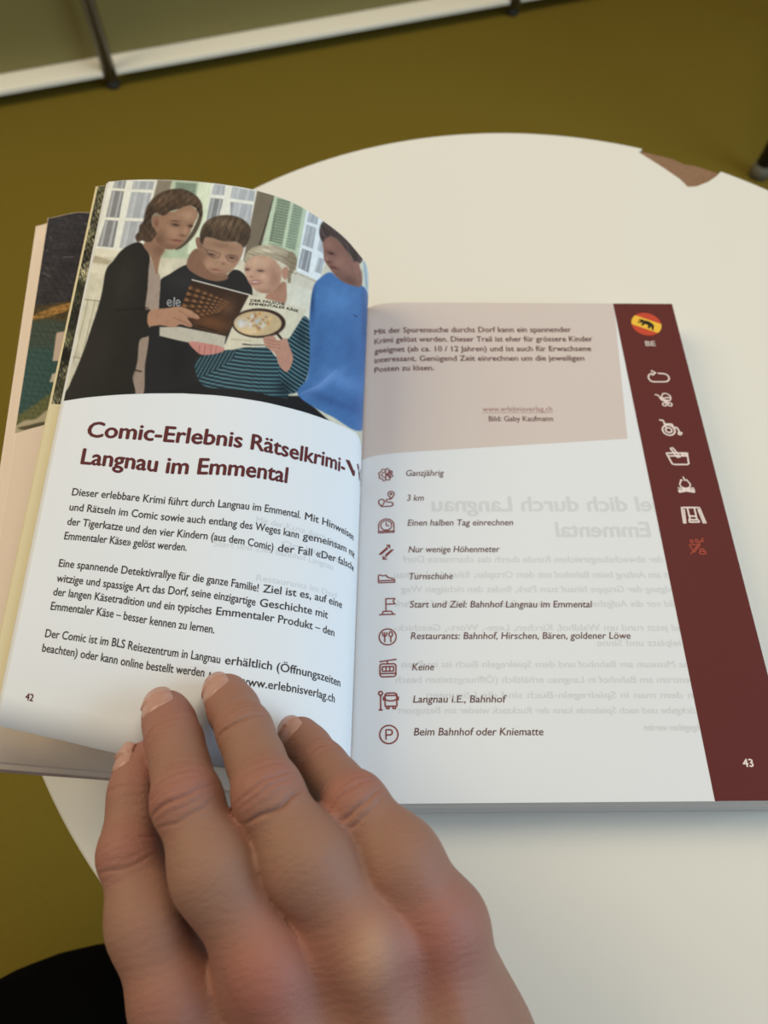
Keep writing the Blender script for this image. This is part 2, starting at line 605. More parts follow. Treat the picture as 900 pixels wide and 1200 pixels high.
def glyphs(s, bold=0.0, shear=0.0):
    """flat outline text -> (verts, faces, width, cap height)"""
    key = (s, bold, shear)
    if key in _tcache:
        return _tcache[key]
    cu = bpy.data.curves.new('txt', 'FONT')
    cu.body = s
    cu.shear = shear
    cu.resolution_u = 3
    o = bpy.data.objects.new('txt', cu)
    col.objects.link(o)
    dg = bpy.context.evaluated_depsgraph_get()
    me = o.evaluated_get(dg).to_mesh()
    v = np.array([x.co[:2] for x in me.vertices]).reshape(-1, 2)
    f = [tuple(p.vertices) for p in me.polygons]
    o.evaluated_get(dg).to_mesh_clear()
    bpy.data.objects.remove(o)
    bpy.data.curves.remove(cu)
    v[:, 0] -= v[:, 0].min()
    if bold:
        n_ = len(v)
        sh = [(-bold, 0), (bold, 0), (0, -bold * 0.7), (0, bold * 0.7)]
        v = np.vstack([np.c_[v + s_, np.full(n_, k * 5e-6)] for k, s_ in enumerate(sh)])
        f = [tuple(i + n_ * k for i in q) for k in range(len(sh)) for q in f]
        v[:, 0] -= v[:, 0].min()
    else:
        v = np.c_[v, np.zeros(len(v))]
    _tcache[key] = (v, f, v[:, 0].max())
    return _tcache[key]


CAPH = glyphs('H')[0][:, 1].max()


class Ink:
    """gathers flat marks on a page and links them as one mesh"""

    def __init__(self):
        self.V, self.F = [], []

    def add(self, v, f):
        o = len(self.V)
        self.V += [tuple(x) for x in v]
        self.F += [tuple(i + o for i in q) for q in f]

    def build(self, name, m, parent):
        return obj(name, self.V, self.F, m, parent)


UP = 0.00007


def left_text(ink, s, knots, cap, bold=0.0, shear=0.0, leaf=None, off=UP):
    """a line of print; knots are (x, y[, last word before it]) along its baseline"""
    leaf = leaf or L1
    v, f, W = glyphs(s, bold, shear)
    q = np.array([leaf.at(p[0], p[1]) for p in knots])
    fr, wf, o_ = [0.0], [q[0, 0]], 0
    for p, qq in zip(knots[1:-1], q[1:-1]):
        if len(p) > 2:
            o_ = s.index(p[2], o_) + len(p[2])
            fr.append(glyphs(s[:o_], bold, shear)[2] / W)
            wf.append(qq[0])
    p0 = knots[len(knots) // 2 - 1]
    k = (leaf.at(p0[0], p0[1])[1] - leaf.at(p0[0], p0[1] - cap)[1]) / CAPH
    w = np.interp(v[:, 0] / W, fr + [1.0], wf + [q[-1, 0]])
    t = np.interp(-w, -q[:, 0], q[:, 1])
    ink.add(leaf.pos(w, t - v[:, 1] * k, off) + leaf.normal(w) * v[:, 2:3], f)


def rp(x, y, off=UP):
    x = np.asarray(x, float)
    return np.stack([x, np.asarray(y, float), zr(x - gx(y) + gx(0)) + off], -1)


def right_text(ink, s, p0, p1, cap, bold=0.0, shear=0.0, off=UP, mirror=False):
    v, f, W = glyphs(s, bold, shear)
    a, b = P(*p0, 0.0), P(*p1, 0.0)
    k = np.linalg.norm(P(p0[0], p0[1] - cap, 0.0) - a) / CAPH
    fr = v[:, 0] / W
    if mirror:
        fr = 1 - fr
    ink.add(rp(a[0] + (b[0] - a[0]) * fr, a[1] + (b[1] - a[1]) * fr + v[:, 1] * k, off + v[:, 2]), f)


# -- left page text
ink = Ink()
left_text(ink, 'Comic-Erlebnis Rätselkrimi-We', [(101, 512), (257.5, 522), (353, 540), (404, 555, 'krimi-'), (424, 572)], 18, 0.028)
left_text(ink, 'Langnau im Emmental', [(94, 543.5), (202, 555), (336.5, 566)], 18, 0.028)
ink.build('heading', M_head, left_page)
ink = Ink()
for s, kn, c in [
    ('Dieser erlebbare Krimi führt durch Langnau im Emmental. Mit Hinweisen', [(84, 580.5), (229, 593.5), (352, 607.5, 'Emmental.'), (414, 634)], 8.9),
    ('und Rätseln im Comic sowie auch entlang des Weges kann gemeinsam mit', [(81, 598), (280, 618.5), (350, 631, 'kann'), (415, 655)], 8.9),
    ('der Tigerkatze und den vier Kindern (aus dem Comic) der Fall «Der falsche', [(78.5, 615), (230, 631), (320, 645.5, 'Comic)'), (414, 670)], 9),
    ('Emmentaler Käse» gelöst werden.', [(75, 632), (218.5, 645.5)], 9),
    ('Eine spannende Detektivrallye für die ganze Familie! Ziel ist es, auf eine', [(68.5, 664), (196, 677.5), (302.5, 693.5, 'Familie!'), (400.5, 713)], 9.3),
    ('witzige und spassige Art das Dorf, seine einzigartige Geschichte mit', [(66, 681.5), (210, 697), (299, 710, 'einzigartige'), (384, 725)], 9.4),
    ('der langen Käsetradition und ein typisches Emmentaler Produkt – den', [(62, 697.5), (165, 710), (247.5, 720, 'typisches'), (391.5, 746)], 9.5),
    ('Emmentaler Käse – besser kennen zu lernen.', [(59, 714.5), (137.5, 724.5), (251, 742.5)], 9.6),
    ('Der Comic ist im BLS Reisezentrum in Langnau erhältlich (Öffnungszeiten', [(52.5, 746.5), (137.5, 758), (257.5, 777.5, 'Langnau'), (398.5, 805)], 10),
    ('beachten) oder kann online bestellt werden unter www.erlebnisverlag.ch', [(49, 763.5), (131, 777), (239, 793, 'werden'), (292, 804), (392, 823.5)], 10.1),
]:
    left_text(ink, s, kn, c, 0.012)
ink.build('body_text', M_body, left_page)
ink = Ink()
left_text(ink, '42', [(29.3, 820), (38.6, 822)], 8.5, 0.02)
ink.build('page_number', M_maroon, left_page)
# print of the next page shining through
ink = Ink()
for s, kn, c in [('Mit der Karte durch den', [(300, 612), (395, 640)], 7), ('Ort Langnau', [(330, 640), (398, 660)], 7), ('Start und Ziel: Bahnhof Langnau', [(250, 640), (390, 668)], 7),
                 ('Restaurants im Dorf', [(300, 680), (395, 702)], 7)]:
    left_text(ink, s, kn, c, 0.012, off=0.00002)
ink.build('show_through', M_ghost, left_page)

# -- right page: tinted panel, margin band
def right_patch(name, quad, m, off, parent, nx=60, ny=20):
    q = [P(*p, 0.0) for p in quad]      # head left, head right, foot right, foot left
    V, Fc = [], []
    uu = np.linspace(0, 1, nx) ** 1.5
    for u in uu:
        for v in np.linspace(0, 1, ny):
            a = q[0] * (1 - u) + q[1] * u
            b = q[3] * (1 - u) + q[2] * u
            p = a * (1 - v) + b * v
            y = min(-0.00002, max(p[1], -PH + 0.00002))
            V.append(rp(min(p[0], PW - 0.00005), y, off))
    for i in range(nx - 1):
        for j in range(ny - 1):
            Fc.append((i * ny + j, i * ny + j + 1, (i + 1) * ny + j + 1, (i + 1) * ny + j))
    return obj(name, V, Fc, m, parent)


g0, g1 = proj(np.array([gx(0) + 0.0004, 0, 0])), proj(np.array([gx(-0.081) + 0.0004, -0.081, 0]))
right_patch('tinted_panel', [tuple(g0), (719, 354), (735.3, 514), (g1[0], 533)], M_panelpink, 0.00003, right_page)
band = right_patch('margin_band', [(717.8, 353), (787.2, 353), (940, 942), (838.5, 942)], M_maroon, 0.00004, right_page)

ink = Ink()
for s, p0, p1 in [
    ('Mit der Spurensuche durchs Dorf kann ein spannender', (438.7, 389.6), (669.6, 389.2)),
    ('Krimi gelöst werden. Dieser Trail ist eher für grössere Kinder', (438.7, 400.6), (694.7, 400.2)),
    ('geeignet (ab ca. 10 / 12 Jahren) und ist auch für Erwachsene', (438.7, 411.9), (693.3, 411.5)),
    ('interessant. Genügend Zeit einrechnen um die jeweiligen', (438.7, 423.1), (685, 422.7)),
    ('Posten zu lösen.', (438.7, 434.3), (509, 434)),
]:
    right_text(ink, s, p0, p1, 6.1, 0.02)
ink.build('bold_paragraph', M_boldink, right_page)
ink = Ink()
right_text(ink, 'www.erlebnisverlag.ch', (565.6, 482.4), (647.5, 482.2), 6.0)
a, b = P(565.6, 484.2, 0), P(647.5, 484, 0)
ink.add([rp(a[0], a[1]), rp(b[0], b[1]), rp(b[0], b[1] + 0.00018), rp(a[0], a[1] + 0.00018)], [(0, 1, 2, 3)])
ink.build('web_address', M_link, right_page)
ink = Ink()
right_text(ink, 'Bild: Gaby Kaufmann', (573, 493.8), (648.3, 493.6), 6.0, 0.012)
ink.build('picture_credit', M_boldink, right_page)
ink = Ink()
for s, p0, p1, c in [
    ('Ganzjährig', (476, 557.8), (520.5, 557.6), 6.9),
    ('3 km', (477, 586.8), (496.8, 586.8), 7),
    ('Einen halben Tag einrechnen', (477.6, 616), (601.5, 615.6), 7.1),
    ('Nur wenige Höhenmeter', (478.7, 647.4), (586, 647), 7.3),
    ('Turnschuhe', (479.7, 678.9), (531, 678.6), 7.4),
    ('Start und Ziel: Bahnhof Langnau im Emmental', (480.3, 712), (694.7, 711.8), 7.7),
    ('Restaurants: Bahnhof, Hirschen, Bären, goldener Löwe', (481.3, 749), (739.5, 748.6), 7.9),
    ('Keine', (483, 785.6), (508.7, 785.4), 8.2),
    ('Langnau i.E., Bahnhof', (484, 823.4), (594, 823.2), 8.4),
    ('Beim Bahnhof oder Kniematte', (485, 861.8), (637, 861.6), 8.8),
]:
    right_text(ink, s, p0, p1, c, 0.006, 0.18)
ink.build('list_text', M_list, right_page)
ink = Ink()
right_text(ink, '43', (871, 898.6), (883.6, 898.6), 8.8, 0.03, off=0.00012)
ink.build('page_number', M_iconwhite, right_page)
ink = Ink()
right_text(ink, 'BE', (756.8, 405.6), (768.6, 405.6), 5.6, 0.02, off=0.00012)
ink.build('canton_code', M_panelpink, right_page)

# -- print of the reverse side shining through the thin paper, mirrored
ink = Ink()
right_text(ink, 'Spiel dich durch Langnau', (506, 599), (800, 599), 17, 0.03, off=0.00002, mirror=True)
right_text(ink, 'im Emmental', (652, 629), (800, 629), 17, 0.03, off=0.00002, mirror=True)
for s, x0, x1, y in [('Auf der abwechslungsreichen Runde durch das charmante Dorf', 472, 800, 659), ('steht am Anfang beim Bahnhof mit dem Ortsplan, führt der Langnau', 462, 803, 677),
                     ('Rundgang der Gruppe hinauf zum Park, findet den richtigen Weg', 470, 806, 694), ('Schild vor die Aufgaben im und um das Restaurant Bahnhof im Park', 462, 808, 711),
                     ('Und jetzt rund um Waldhof, Kirchen, Lege-, Wort-, Geschick-', 462, 810, 739), ('Spielplatz und Sinne', 700, 812, 757),
                     ('Das Museum am Bahnhof und dem Spielregeln Buch ist im Preis', 470, 816, 782), ('Zentrum am Bahnhof in Langnau erhältlich (Öffnungszeiten beach', 464, 818, 800),
                     ('an dem man in Spielregeln-Buch sind die Lösungen', 500, 820, 818), ('Rückgabe und nach Spielende kann der Rucksack wieder am Bezugsort', 466, 822, 836), ('abgegeben werden', 755, 824, 856)]:
    right_text(ink, s, (x0, y), (x1, y), 7.6, 0.015, off=0.00002, mirror=True)
ink.build('show_through', M_ghost, right_page)

# -- icons
def ribbon(ink, pts, w, closed=False, f=None):
    pts = np.asarray(pts, float)
    n = len(pts)
    if closed:
        tg = np.roll(pts, -1, 0) - np.roll(pts, 1, 0)
    else:
        tg = np.gradient(pts, axis=0)
    tg /= np.linalg.norm(tg, axis=1)[:, None] + 1e-12
    nr = np.stack([-tg[:, 1], tg[:, 0]], 1) * w / 2
    V = np.vstack([pts + nr, pts - nr])
    Fc = [(i, (i + 1) % n, n + (i + 1) % n, n + i) for i in range(n if closed else n - 1)]
    ink.add(f(V), Fc)


def arc(cx, cy, rx, ry, a0=0, a1=360, n=28):
    t = np.radians(np.linspace(a0, a1, n))
    return np.stack([cx + rx * np.cos(t), cy + ry * np.sin(t)], 1)


def icon(name, cx, cy, h, m, lines, fills=(), w=0.072, off=0.00007, tilt=0.0):
    """line icon on the right page; unit box -1..1, h = half height in pixels at that spot"""
    c = P(cx, cy, 0.0)
    s = (P(cx + h, cy, 0.0) - c)[0]
    ct, st = math.cos(tilt), math.sin(tilt)

    def f(V):
        V = np.asarray(V, float)
        x = V[:, 0] * ct - V[:, 1] * st
        y = V[:, 0] * st + V[:, 1] * ct
        return rp(c[0] + x * s, c[1] + y * s, off + lay[0] * 5e-6)
    ink = Ink()
    lay = [0]
    for ln in lines:
        lay[0] += 1
        closed = False
        wd = w * 2
        if isinstance(ln, tuple):
            ln, closed = ln
        ln = np.asarray(ln, float)
        # straight strokes need interior points so corners keep their width
        d = []
        m_ = len(ln)
        for i in range(m_ if closed else m_ - 1):
            a, b = ln[i], ln[(i + 1) % m_]
            k = max(2, int(np.linalg.norm(b - a) / 0.12))
            d += [a + (b - a) * j / k for j in range(k)]
        if not closed:
            d.append(ln[-1])
        ribbon(ink, d, wd, closed, f)
    for fl in fills:
        fl = np.asarray(fl, float)
        ink.add(f(fl), [tuple(range(len(fl)))])
    return ink.build(name, m, right_page)


gear = [(math.cos(t) * r, math.sin(t) * r) for t, r in [(2 * math.pi * k / 32, 0.95 if (k // 2) % 2 else 0.78) for k in range(32)]]
icon('season_icon', 452, 555.5, 9, M_iconred, [(gear, True), [(0, 0.9), (0, -0.9)], arc(-0.05, 0, 0.45, 0.42, 90, 270), [(0, 0), (0.7, 0.45)], [(0, 0), (0.7, -0.45)], [(0, 0), (0.75, 0)], [(0.4, 0.5), (0.4, 0.2), (0.65, 0.2)], [(0.4, -0.5), (0.4, -0.2), (0.65, -0.2)]])
def pin(x, y, r): return (np.vstack([arc(x, y, r, r, -40, 220, 16), [(x, y - r * 1.9)]]), True)
icon('route_icon', 453, 585, 10, M_iconred, [pin(-0.6, -0.25, 0.34), pin(0.55, 0.75, 0.36), (arc(0.55, 0.75, 0.1, 0.1, 0, 330, 8), True), [(-0.5, -0.9), (0.5, -0.9), (0.78, -0.72), (0.72, -0.45), (0.4, -0.35), (0.0, -0.3), (-0.08, -0.08), (0.1, 0.05), (0.5, 0.05)]])
icon('clock_icon', 452.7, 615.5, 9.5, M_iconred, [np.vstack([[(0.95, -0.95), (-0.95, -0.95)], arc(0, 0.05, 0.95, 0.9, 180, 0, 20), [(0.95, -0.95)]]), (arc(0, 0.05, 0.68, 0.66, 0, 350, 26), True), [(0, 0.5), (0, 0.0), (0.38, 0.0)], [(-0.95, -0.75), (0.95, -0.75)]])
icon('altitude_icon', 452.7, 646.5, 9.5, M_iconred, [[(-0.9, -0.3), (0.4, 0.9)], [(0.0, 0.92), (0.45, 0.95), (0.42, 0.5)], [(0.9, 0.35), (-0.35, -0.9)], [(0.1, -0.95), (-0.4, -0.95), (-0.38, -0.5)], [(-0.7, -0.32), (0.2, 0.5)], [(0.7, 0.32), (-0.15, -0.45)]])
icon('shoe_icon', 453, 677.5, 10, M_iconred, [([(-0.95, 0.45), (-0.75, 0.5), (-0.45, 0.35), (-0.1, 0.45), (0.25, 0.1), (0.85, -0.05), (0.97, -0.3), (0.95, -0.5), (-0.95, -0.5)], True), [(-0.95, -0.25), (0.95, -0.25)], [(-0.05, 0.3), (0.1, 0.18)], [(0.1, 0.25), (0.25, 0.1)]])
icon('flag_icon', 453.8, 710.5, 10.5, M_iconred, [[(-0.15, -0.55), (-0.15, 0.95), (0.9, 0.95), (0.65, 0.62), (0.9, 0.3), (-0.15, 0.3)], [(-0.9, -0.92), (0.9, -0.92)], [(-0.6, -0.92), (-0.45, -0.55), (0.45, -0.55), (0.65, -0.92)]])
icon('restaurant_icon', 454.3, 746, 10.5, M_iconred, [(arc(0, 0, 0.95, 0.93, 0, 350, 36), True), [(-0.33, -0.62), (-0.33, 0.55)], [(-0.55, 0.55), (-0.55, 0.2), (-0.33, 0.05), (-0.1, 0.2), (-0.1, 0.55)], [(0.35, -0.62), (0.35, 0.0)], (arc(0.35, 0.3, 0.2, 0.3, 0, 340, 14), True)])
icon('gondola_icon', 454.6, 783, 11, M_iconred, [[(-0.9, 0.75), (0.95, 0.98)], [(-0.05, 0.9), (-0.05, 0.45)], ([(-0.85, 0.35), (-0.7, 0.5), (0.7, 0.5), (0.85, 0.35), (0.85, -0.7), (0.65, -0.9), (-0.65, -0.9), (-0.85, -0.7)], True), ([(-0.6, 0.2), (0.6, 0.2), (0.6, -0.3), (-0.6, -0.3)], True), [(-0.2, 0.2), (-0.2, -0.3)], [(0.2, 0.2), (0.2, -0.3)], [(-0.85, -0.55), (0.85, -0.55)]])
icon('bus_stop_icon', 455.3, 820.5, 11.5, M_iconred, [(arc(-0.8, 0.75, 0.2, 0.2, 0, 330, 12), True), [(-0.8, 0.55), (-0.8, -0.95)], [(-1.0, -0.95), (-0.6, -0.95)], ([(-0.35, 0.6), (-0.15, 0.75), (0.65, 0.75), (0.85, 0.6), (0.85, -0.6), (-0.35, -0.6)], True), [(-0.35, 0.1), (0.0, -0.05), (0.5, -0.05), (0.85, 0.1)], [(-0.35, 0.5), (0.85, 0.5)], [(-0.2, -0.6), (-0.2, -0.85), (0.05, -0.85), (0.05, -0.6)], [(0.45, -0.6), (0.45, -0.85), (0.7, -0.85), (0.7, -0.6)], [(-0.5, 0.4), (-0.5, 0.0)], [(1.0, 0.4), (1.0, 0.0)]])
icon('parking_icon', 455.7, 860.5, 11, M_iconred, [(arc(0, 0, 0.97, 0.95, 0, 350, 40), True), np.vstack([[(-0.3, -0.55), (-0.3, 0.5), (0.1, 0.5)], arc(0.1, 0.22, 0.28, 0.28, 90, -90, 12), [(-0.3, -0.06)]])], w=0.075)
WO = 0.00012
icon('loop_icon', 771.8, 442.5, 12, M_iconwhite, [np.vstack([[(-0.5, 0.5)], arc(-0.55, -0.03, 0.45, 0.5, 110, 270, 14), arc(0.5, -0.03, 0.5, 0.5, -90, 90, 14), [(0.0, 0.5)]]), [(-0.6, 0.85), (-0.2, 0.55), (-0.6, 0.25)]], off=WO)
icon('stroller_icon', 778.5, 468.5, 10.5, M_iconwhite, [[(-0.95, 0.7), (-0.6, 0.6), (-0.3, -0.1), (0.5, -0.15)], np.vstack([arc(0.2, 0.3, 0.55, 0.55, 110, -60, 14), [(-0.4, 0.15)], [(0.0, 0.85)]]), [(-0.4, 0.2), (0.75, 0.3)], (arc(-0.1, -0.65, 0.22, 0.22, 0, 330, 12), True), (arc(0.5, -0.65, 0.22, 0.22, 0, 330, 12), True), [(-0.2, -0.1), (0.4, -0.5)], [(0.45, -0.1), (-0.05, -0.5)]], off=WO)
icon('wheelchair_icon', 785.5, 501.5, 13, M_iconwhite, [[(-0.85, 0.85), (-0.5, 0.8), (-0.4, 0.05)], (arc(-0.2, -0.25, 0.55, 0.55, 0, 345, 26), True), (arc(-0.2, -0.25, 0.28, 0.26, 0, 330, 16), True), [(-0.45, 0.4), (0.2, 0.4), (0.3, 0.05), (0.6, 0.0), (0.75, -0.5), (0.98, -0.55)], (arc(0.72, -0.62, 0.13, 0.13, 0, 330, 10), True)], off=WO)
icon('basket_icon', 794, 535, 13, M_iconwhite, [([(-0.95, 0.35), (0.95, 0.35), (0.9, 0.1), (0.85, -0.75), (0.7, -0.85), (-0.5, -0.85), (-0.65, -0.75)], True), [(-0.85, 0.05), (0.9, 0.05)], ([(-0.5, 0.85), (-0.25, 0.9), (0.2, -0.05), (-0.05, -0.1)], True), [(0.35, 0.3), (0.6, 0.05)], [(0.6, 0.3), (0.35, 0.05)], [(0.65, 0.3), (0.9, 0.05)]], off=WO)
icon('campfire_icon', 802.7, 568, 11, M_iconwhite, [np.vstack([[(0.0, 0.95), (0.05, 0.5), (0.3, 0.6)], arc(0.0, 0.0, 0.55, 0.45, 40, -220, 22), [(-0.35, 0.6), (-0.15, 0.5)]]), [(-0.85, -0.4), (0.9, -0.8)], [(-0.85, -0.65), (0.85, -0.95)], [(0.85, -0.4), (-0.9, -0.8)], [(0.9, -0.6), (-0.85, -0.95)]], off=WO)
icon('swing_icon', 811.5, 604.5, 13.5, M_iconwhite, [[(-0.9, -0.75), (-0.8, 0.8), (0.75, 0.8), (1.0, -0.75)], [(-0.75, -0.75), (-0.62, 0.65)], [(0.6, 0.65), (0.82, -0.75)], [(-0.3, 0.75), (-0.3, -0.4)], [(0.3, 0.75), (0.3, -0.4)], ([(-0.4, -0.4), (0.4, -0.4), (0.45, -0.62), (-0.4, -0.62)], True), [(-0.3, -0.05), (0.3, -0.05)]], off=WO)
icon('crossed_out_icon', 817, 640, 11, M_iconbrick, [[(-0.9, -0.95), (0.85, 0.95)], ([(-0.85, 0.15), (0.35, 0.15), (0.1, -0.1), (-0.5, -0.75)], True), (arc(-0.5, 0.55, 0.15, 0.18, 0, 330, 10), True), (arc(0.05, 0.6, 0.15, 0.18, 0, 330, 10), True), [(0.4, 0.55), (0.85, 0.55)], (arc(0.4, -0.78, 0.38, 0.16, 0, 340, 14), True), [(0.2, -0.6), (0.2, -0.35), (0.6, -0.35), (0.6, -0.6)]], off=WO, w=0.06)

# canton roundel: yellow bend with a walking bear on red
a_ = arc(0, 0, 1, 1, 0, 350, 40)
icon('canton_emblem', 757.4, 380, 17.3, M_red, [], [a_], off=0.00011)
up = [(x, y) for x, y in arc(0, 0, 1, 1, 0, 360, 121)]
bend = [p for p in up if abs(p[0] * 0.42 + p[1] * 0.91) < 0.46]
bend.sort(key=lambda p: math.atan2(p[1], p[0]))
icon('emblem_bend', 757.4, 380, 17.3, M_yellow, [], [bend], off=0.00015)
bear = [(-0.72, 0.12), (-0.6, 0.25), (-0.45, 0.33), (-0.3, 0.3), (0.05, 0.36), (0.4, 0.25), (0.62, 0.05), (0.6, -0.15), (0.68, -0.38), (0.52, -0.42), (0.45, -0.2), (0.36, -0.1), (0.34, -0.36), (0.18, -0.38), (0.16, -0.06),
        (-0.1, -0.04), (-0.22, -0.3), (-0.38, -0.26), (-0.3, 0.0), (-0.42, -0.02), (-0.6, -0.16), (-0.7, -0.08), (-0.5, 0.08), (-0.56, 0.14)]
icon('emblem_bear', 757.4, 380, 15, M_ink_black, [], [bear], off=0.00019, tilt=-0.42)

# ------------------------------------------------------------------ printed pictures (flat ink on the pages)
def smooth_poly(pts, k=6):
    pts = np.asarray(pts, float)
    n = len(pts)
    out = []
    for i in range(n):
        p0, p1, p2, p3 = pts[i - 1], pts[i], pts[(i + 1) % n], pts[(i + 2) % n]
        for j in range(k):
            t = j / k
            out.append(0.5 * (2 * p1 + (p2 - p0) * t + (2 * p0 - 5 * p1 + 4 * p2 - p3) * t * t + (3 * p1 - p0 - 3 * p2 + p3) * t ** 3))
    return np.array(out)


class Print:
    """a colour print on a fine grid of page points; shapes are drawn in the picture's own coordinates"""

    def __init__(self, xy, rgb):
        self.xy = xy
        self.c = np.tile(np.array(rgb, float), (len(xy), 1))

    def blend(self, a, rgb):
        a = a[:, None]
        self.c = self.c * (1 - a) + np.array(rgb, float) * a

    def cover(self, pts, soft):
        lo, hi = pts.min(0) - 2 * soft - 1, pts.max(0) + 2 * soft + 1
        m = np.where((self.xy >= lo).all(1) & (self.xy <= hi).all(1))[0]
        a = np.zeros(len(self.xy))
        if not len(m):
            return a
        q = self.xy[m]
        d = np.full(len(m), 1e9)
        ins = np.zeros(len(m), bool)
        for p, r in zip(pts, np.roll(pts, -1, 0)):
            e = r - p
            t = np.clip(((q - p) @ e) / (e @ e + 1e-12), 0, 1)
            d = np.minimum(d, np.linalg.norm(q - p - t[:, None] * e, axis=1))
            cr = (p[1] > q[:, 1]) != (r[1] > q[:, 1])
            xx = p[0] + (q[:, 1] - p[1]) * e[0] / (e[1] if abs(e[1]) > 1e-9 else 1e-9)
            ins ^= cr & (q[:, 0] < xx)
        s = np.where(ins, d, -d)
        a[m] = np.clip(0.5 + s / (2 * soft), 0, 1)
        return a

    def poly(self, pts, rgb, soft=0.6, smooth=True, alpha=1.0):
        pts = np.asarray(pts, float)
        if smooth:
            pts = smooth_poly(pts)
        a = self.cover(pts, soft)
        self.blend(a * alpha, rgb)
        return a

    def line(self, pts, w, rgb, alpha=1.0, soft=0.5):
        pts = np.asarray(pts, float)
        d = np.full(len(self.xy), 1e9)
        for p, r in zip(pts[:-1], pts[1:]):
            e = r - p
            t = np.clip(((self.xy - p) @ e) / (e @ e + 1e-12), 0, 1)
            d = np.minimum(d, np.linalg.norm(self.xy - p - t[:, None] * e, axis=1))
        self.blend(np.clip(0.5 + (w / 2 - d) / (2 * soft), 0, 1) * alpha, rgb)

    def blob(self, x, y, rx, ry, rgb, alpha=0.6, rot=0.0, mask=None):
        d = self.xy - (x, y)
        c, s = math.cos(rot), math.sin(rot)
        u = (d[:, 0] * c + d[:, 1] * s) / rx
        v = (-d[:, 0] * s + d[:, 1] * c) / ry
        a = np.exp(-(u * u + v * v)) * alpha
        self.blend(a if mask is None else a * mask, rgb)

    def noise(self, scale, amt, seed, mask=None, stretch=(1, 1)):
        r = np.random.RandomState(seed)
        n = np.zeros(len(self.xy))
        for _ in range(14):
            k = r.normal(size=2) * scale * np.array(stretch)
            n += np.sin(self.xy @ k + r.uniform(0, 6.28))
        n *= amt / 4
        if mask is not None:
            n = n * mask
        self.c = self.c * (1 + n[:, None])

    def strands(self, mask, angle, scale, amt, seed):
        r = np.random.RandomState(seed)
        d = np.array([-math.sin(angle), math.cos(angle)])
        e = np.array([math.cos(angle), math.sin(angle)])
        n = np.zeros(len(self.xy))
        for _ in range(16):
            k = d * r.normal() * scale + e * r.normal() * scale * 0.12
            n += np.sin(self.xy @ k + r.uniform(0, 6.28))
        self.c = self.c * (1 + (n * amt / 4 * mask)[:, None])

    def linear(self):
        v = np.clip(self.c, 0, 255) / 255
        return np.where(v <= 0.04045, v / 12.92, ((v + 0.055) / 1.055) ** 2.4)


def print_patch(name, leaf, w_a, w_b, t_a, t_b, nw, nt_, paint, parent, off=0.00005):
    ws = np.linspace(w_a, w_b, nw)
    ta, tb = t_a(ws), t_b(ws)
    fr = np.linspace(0, 1, nt_)
    W = np.repeat(ws[:, None], nt_, 1)
    T_ = ta[:, None] * (1 - fr) + tb[:, None] * fr
    Vv = leaf.pos(W, T_, off).reshape(-1, 3)
    pr = paint(proj(Vv))
    idx = np.arange(nw * nt_).reshape(nw, nt_)
    q = np.stack([idx[:-1, :-1], idx[:-1, 1:], idx[1:, 1:], idx[1:, :-1]], -1).reshape(-1, 4)
    return obj(name, Vv, q, M_photo, parent, True, pr.linear())


def fa(p): return [(x / 2, y / 2 + 180) for x, y in p]
def fb(p): return [(x / 4.284 + 70, y / 4.284 + 200) for x, y in p]
def fd(p): return [(x / 2.439 + 70, y / 2.439 + 199) for x, y in p]
def fc(p): return [(x / 3.913 + 210, y / 3.913 + 230) for x, y in p]


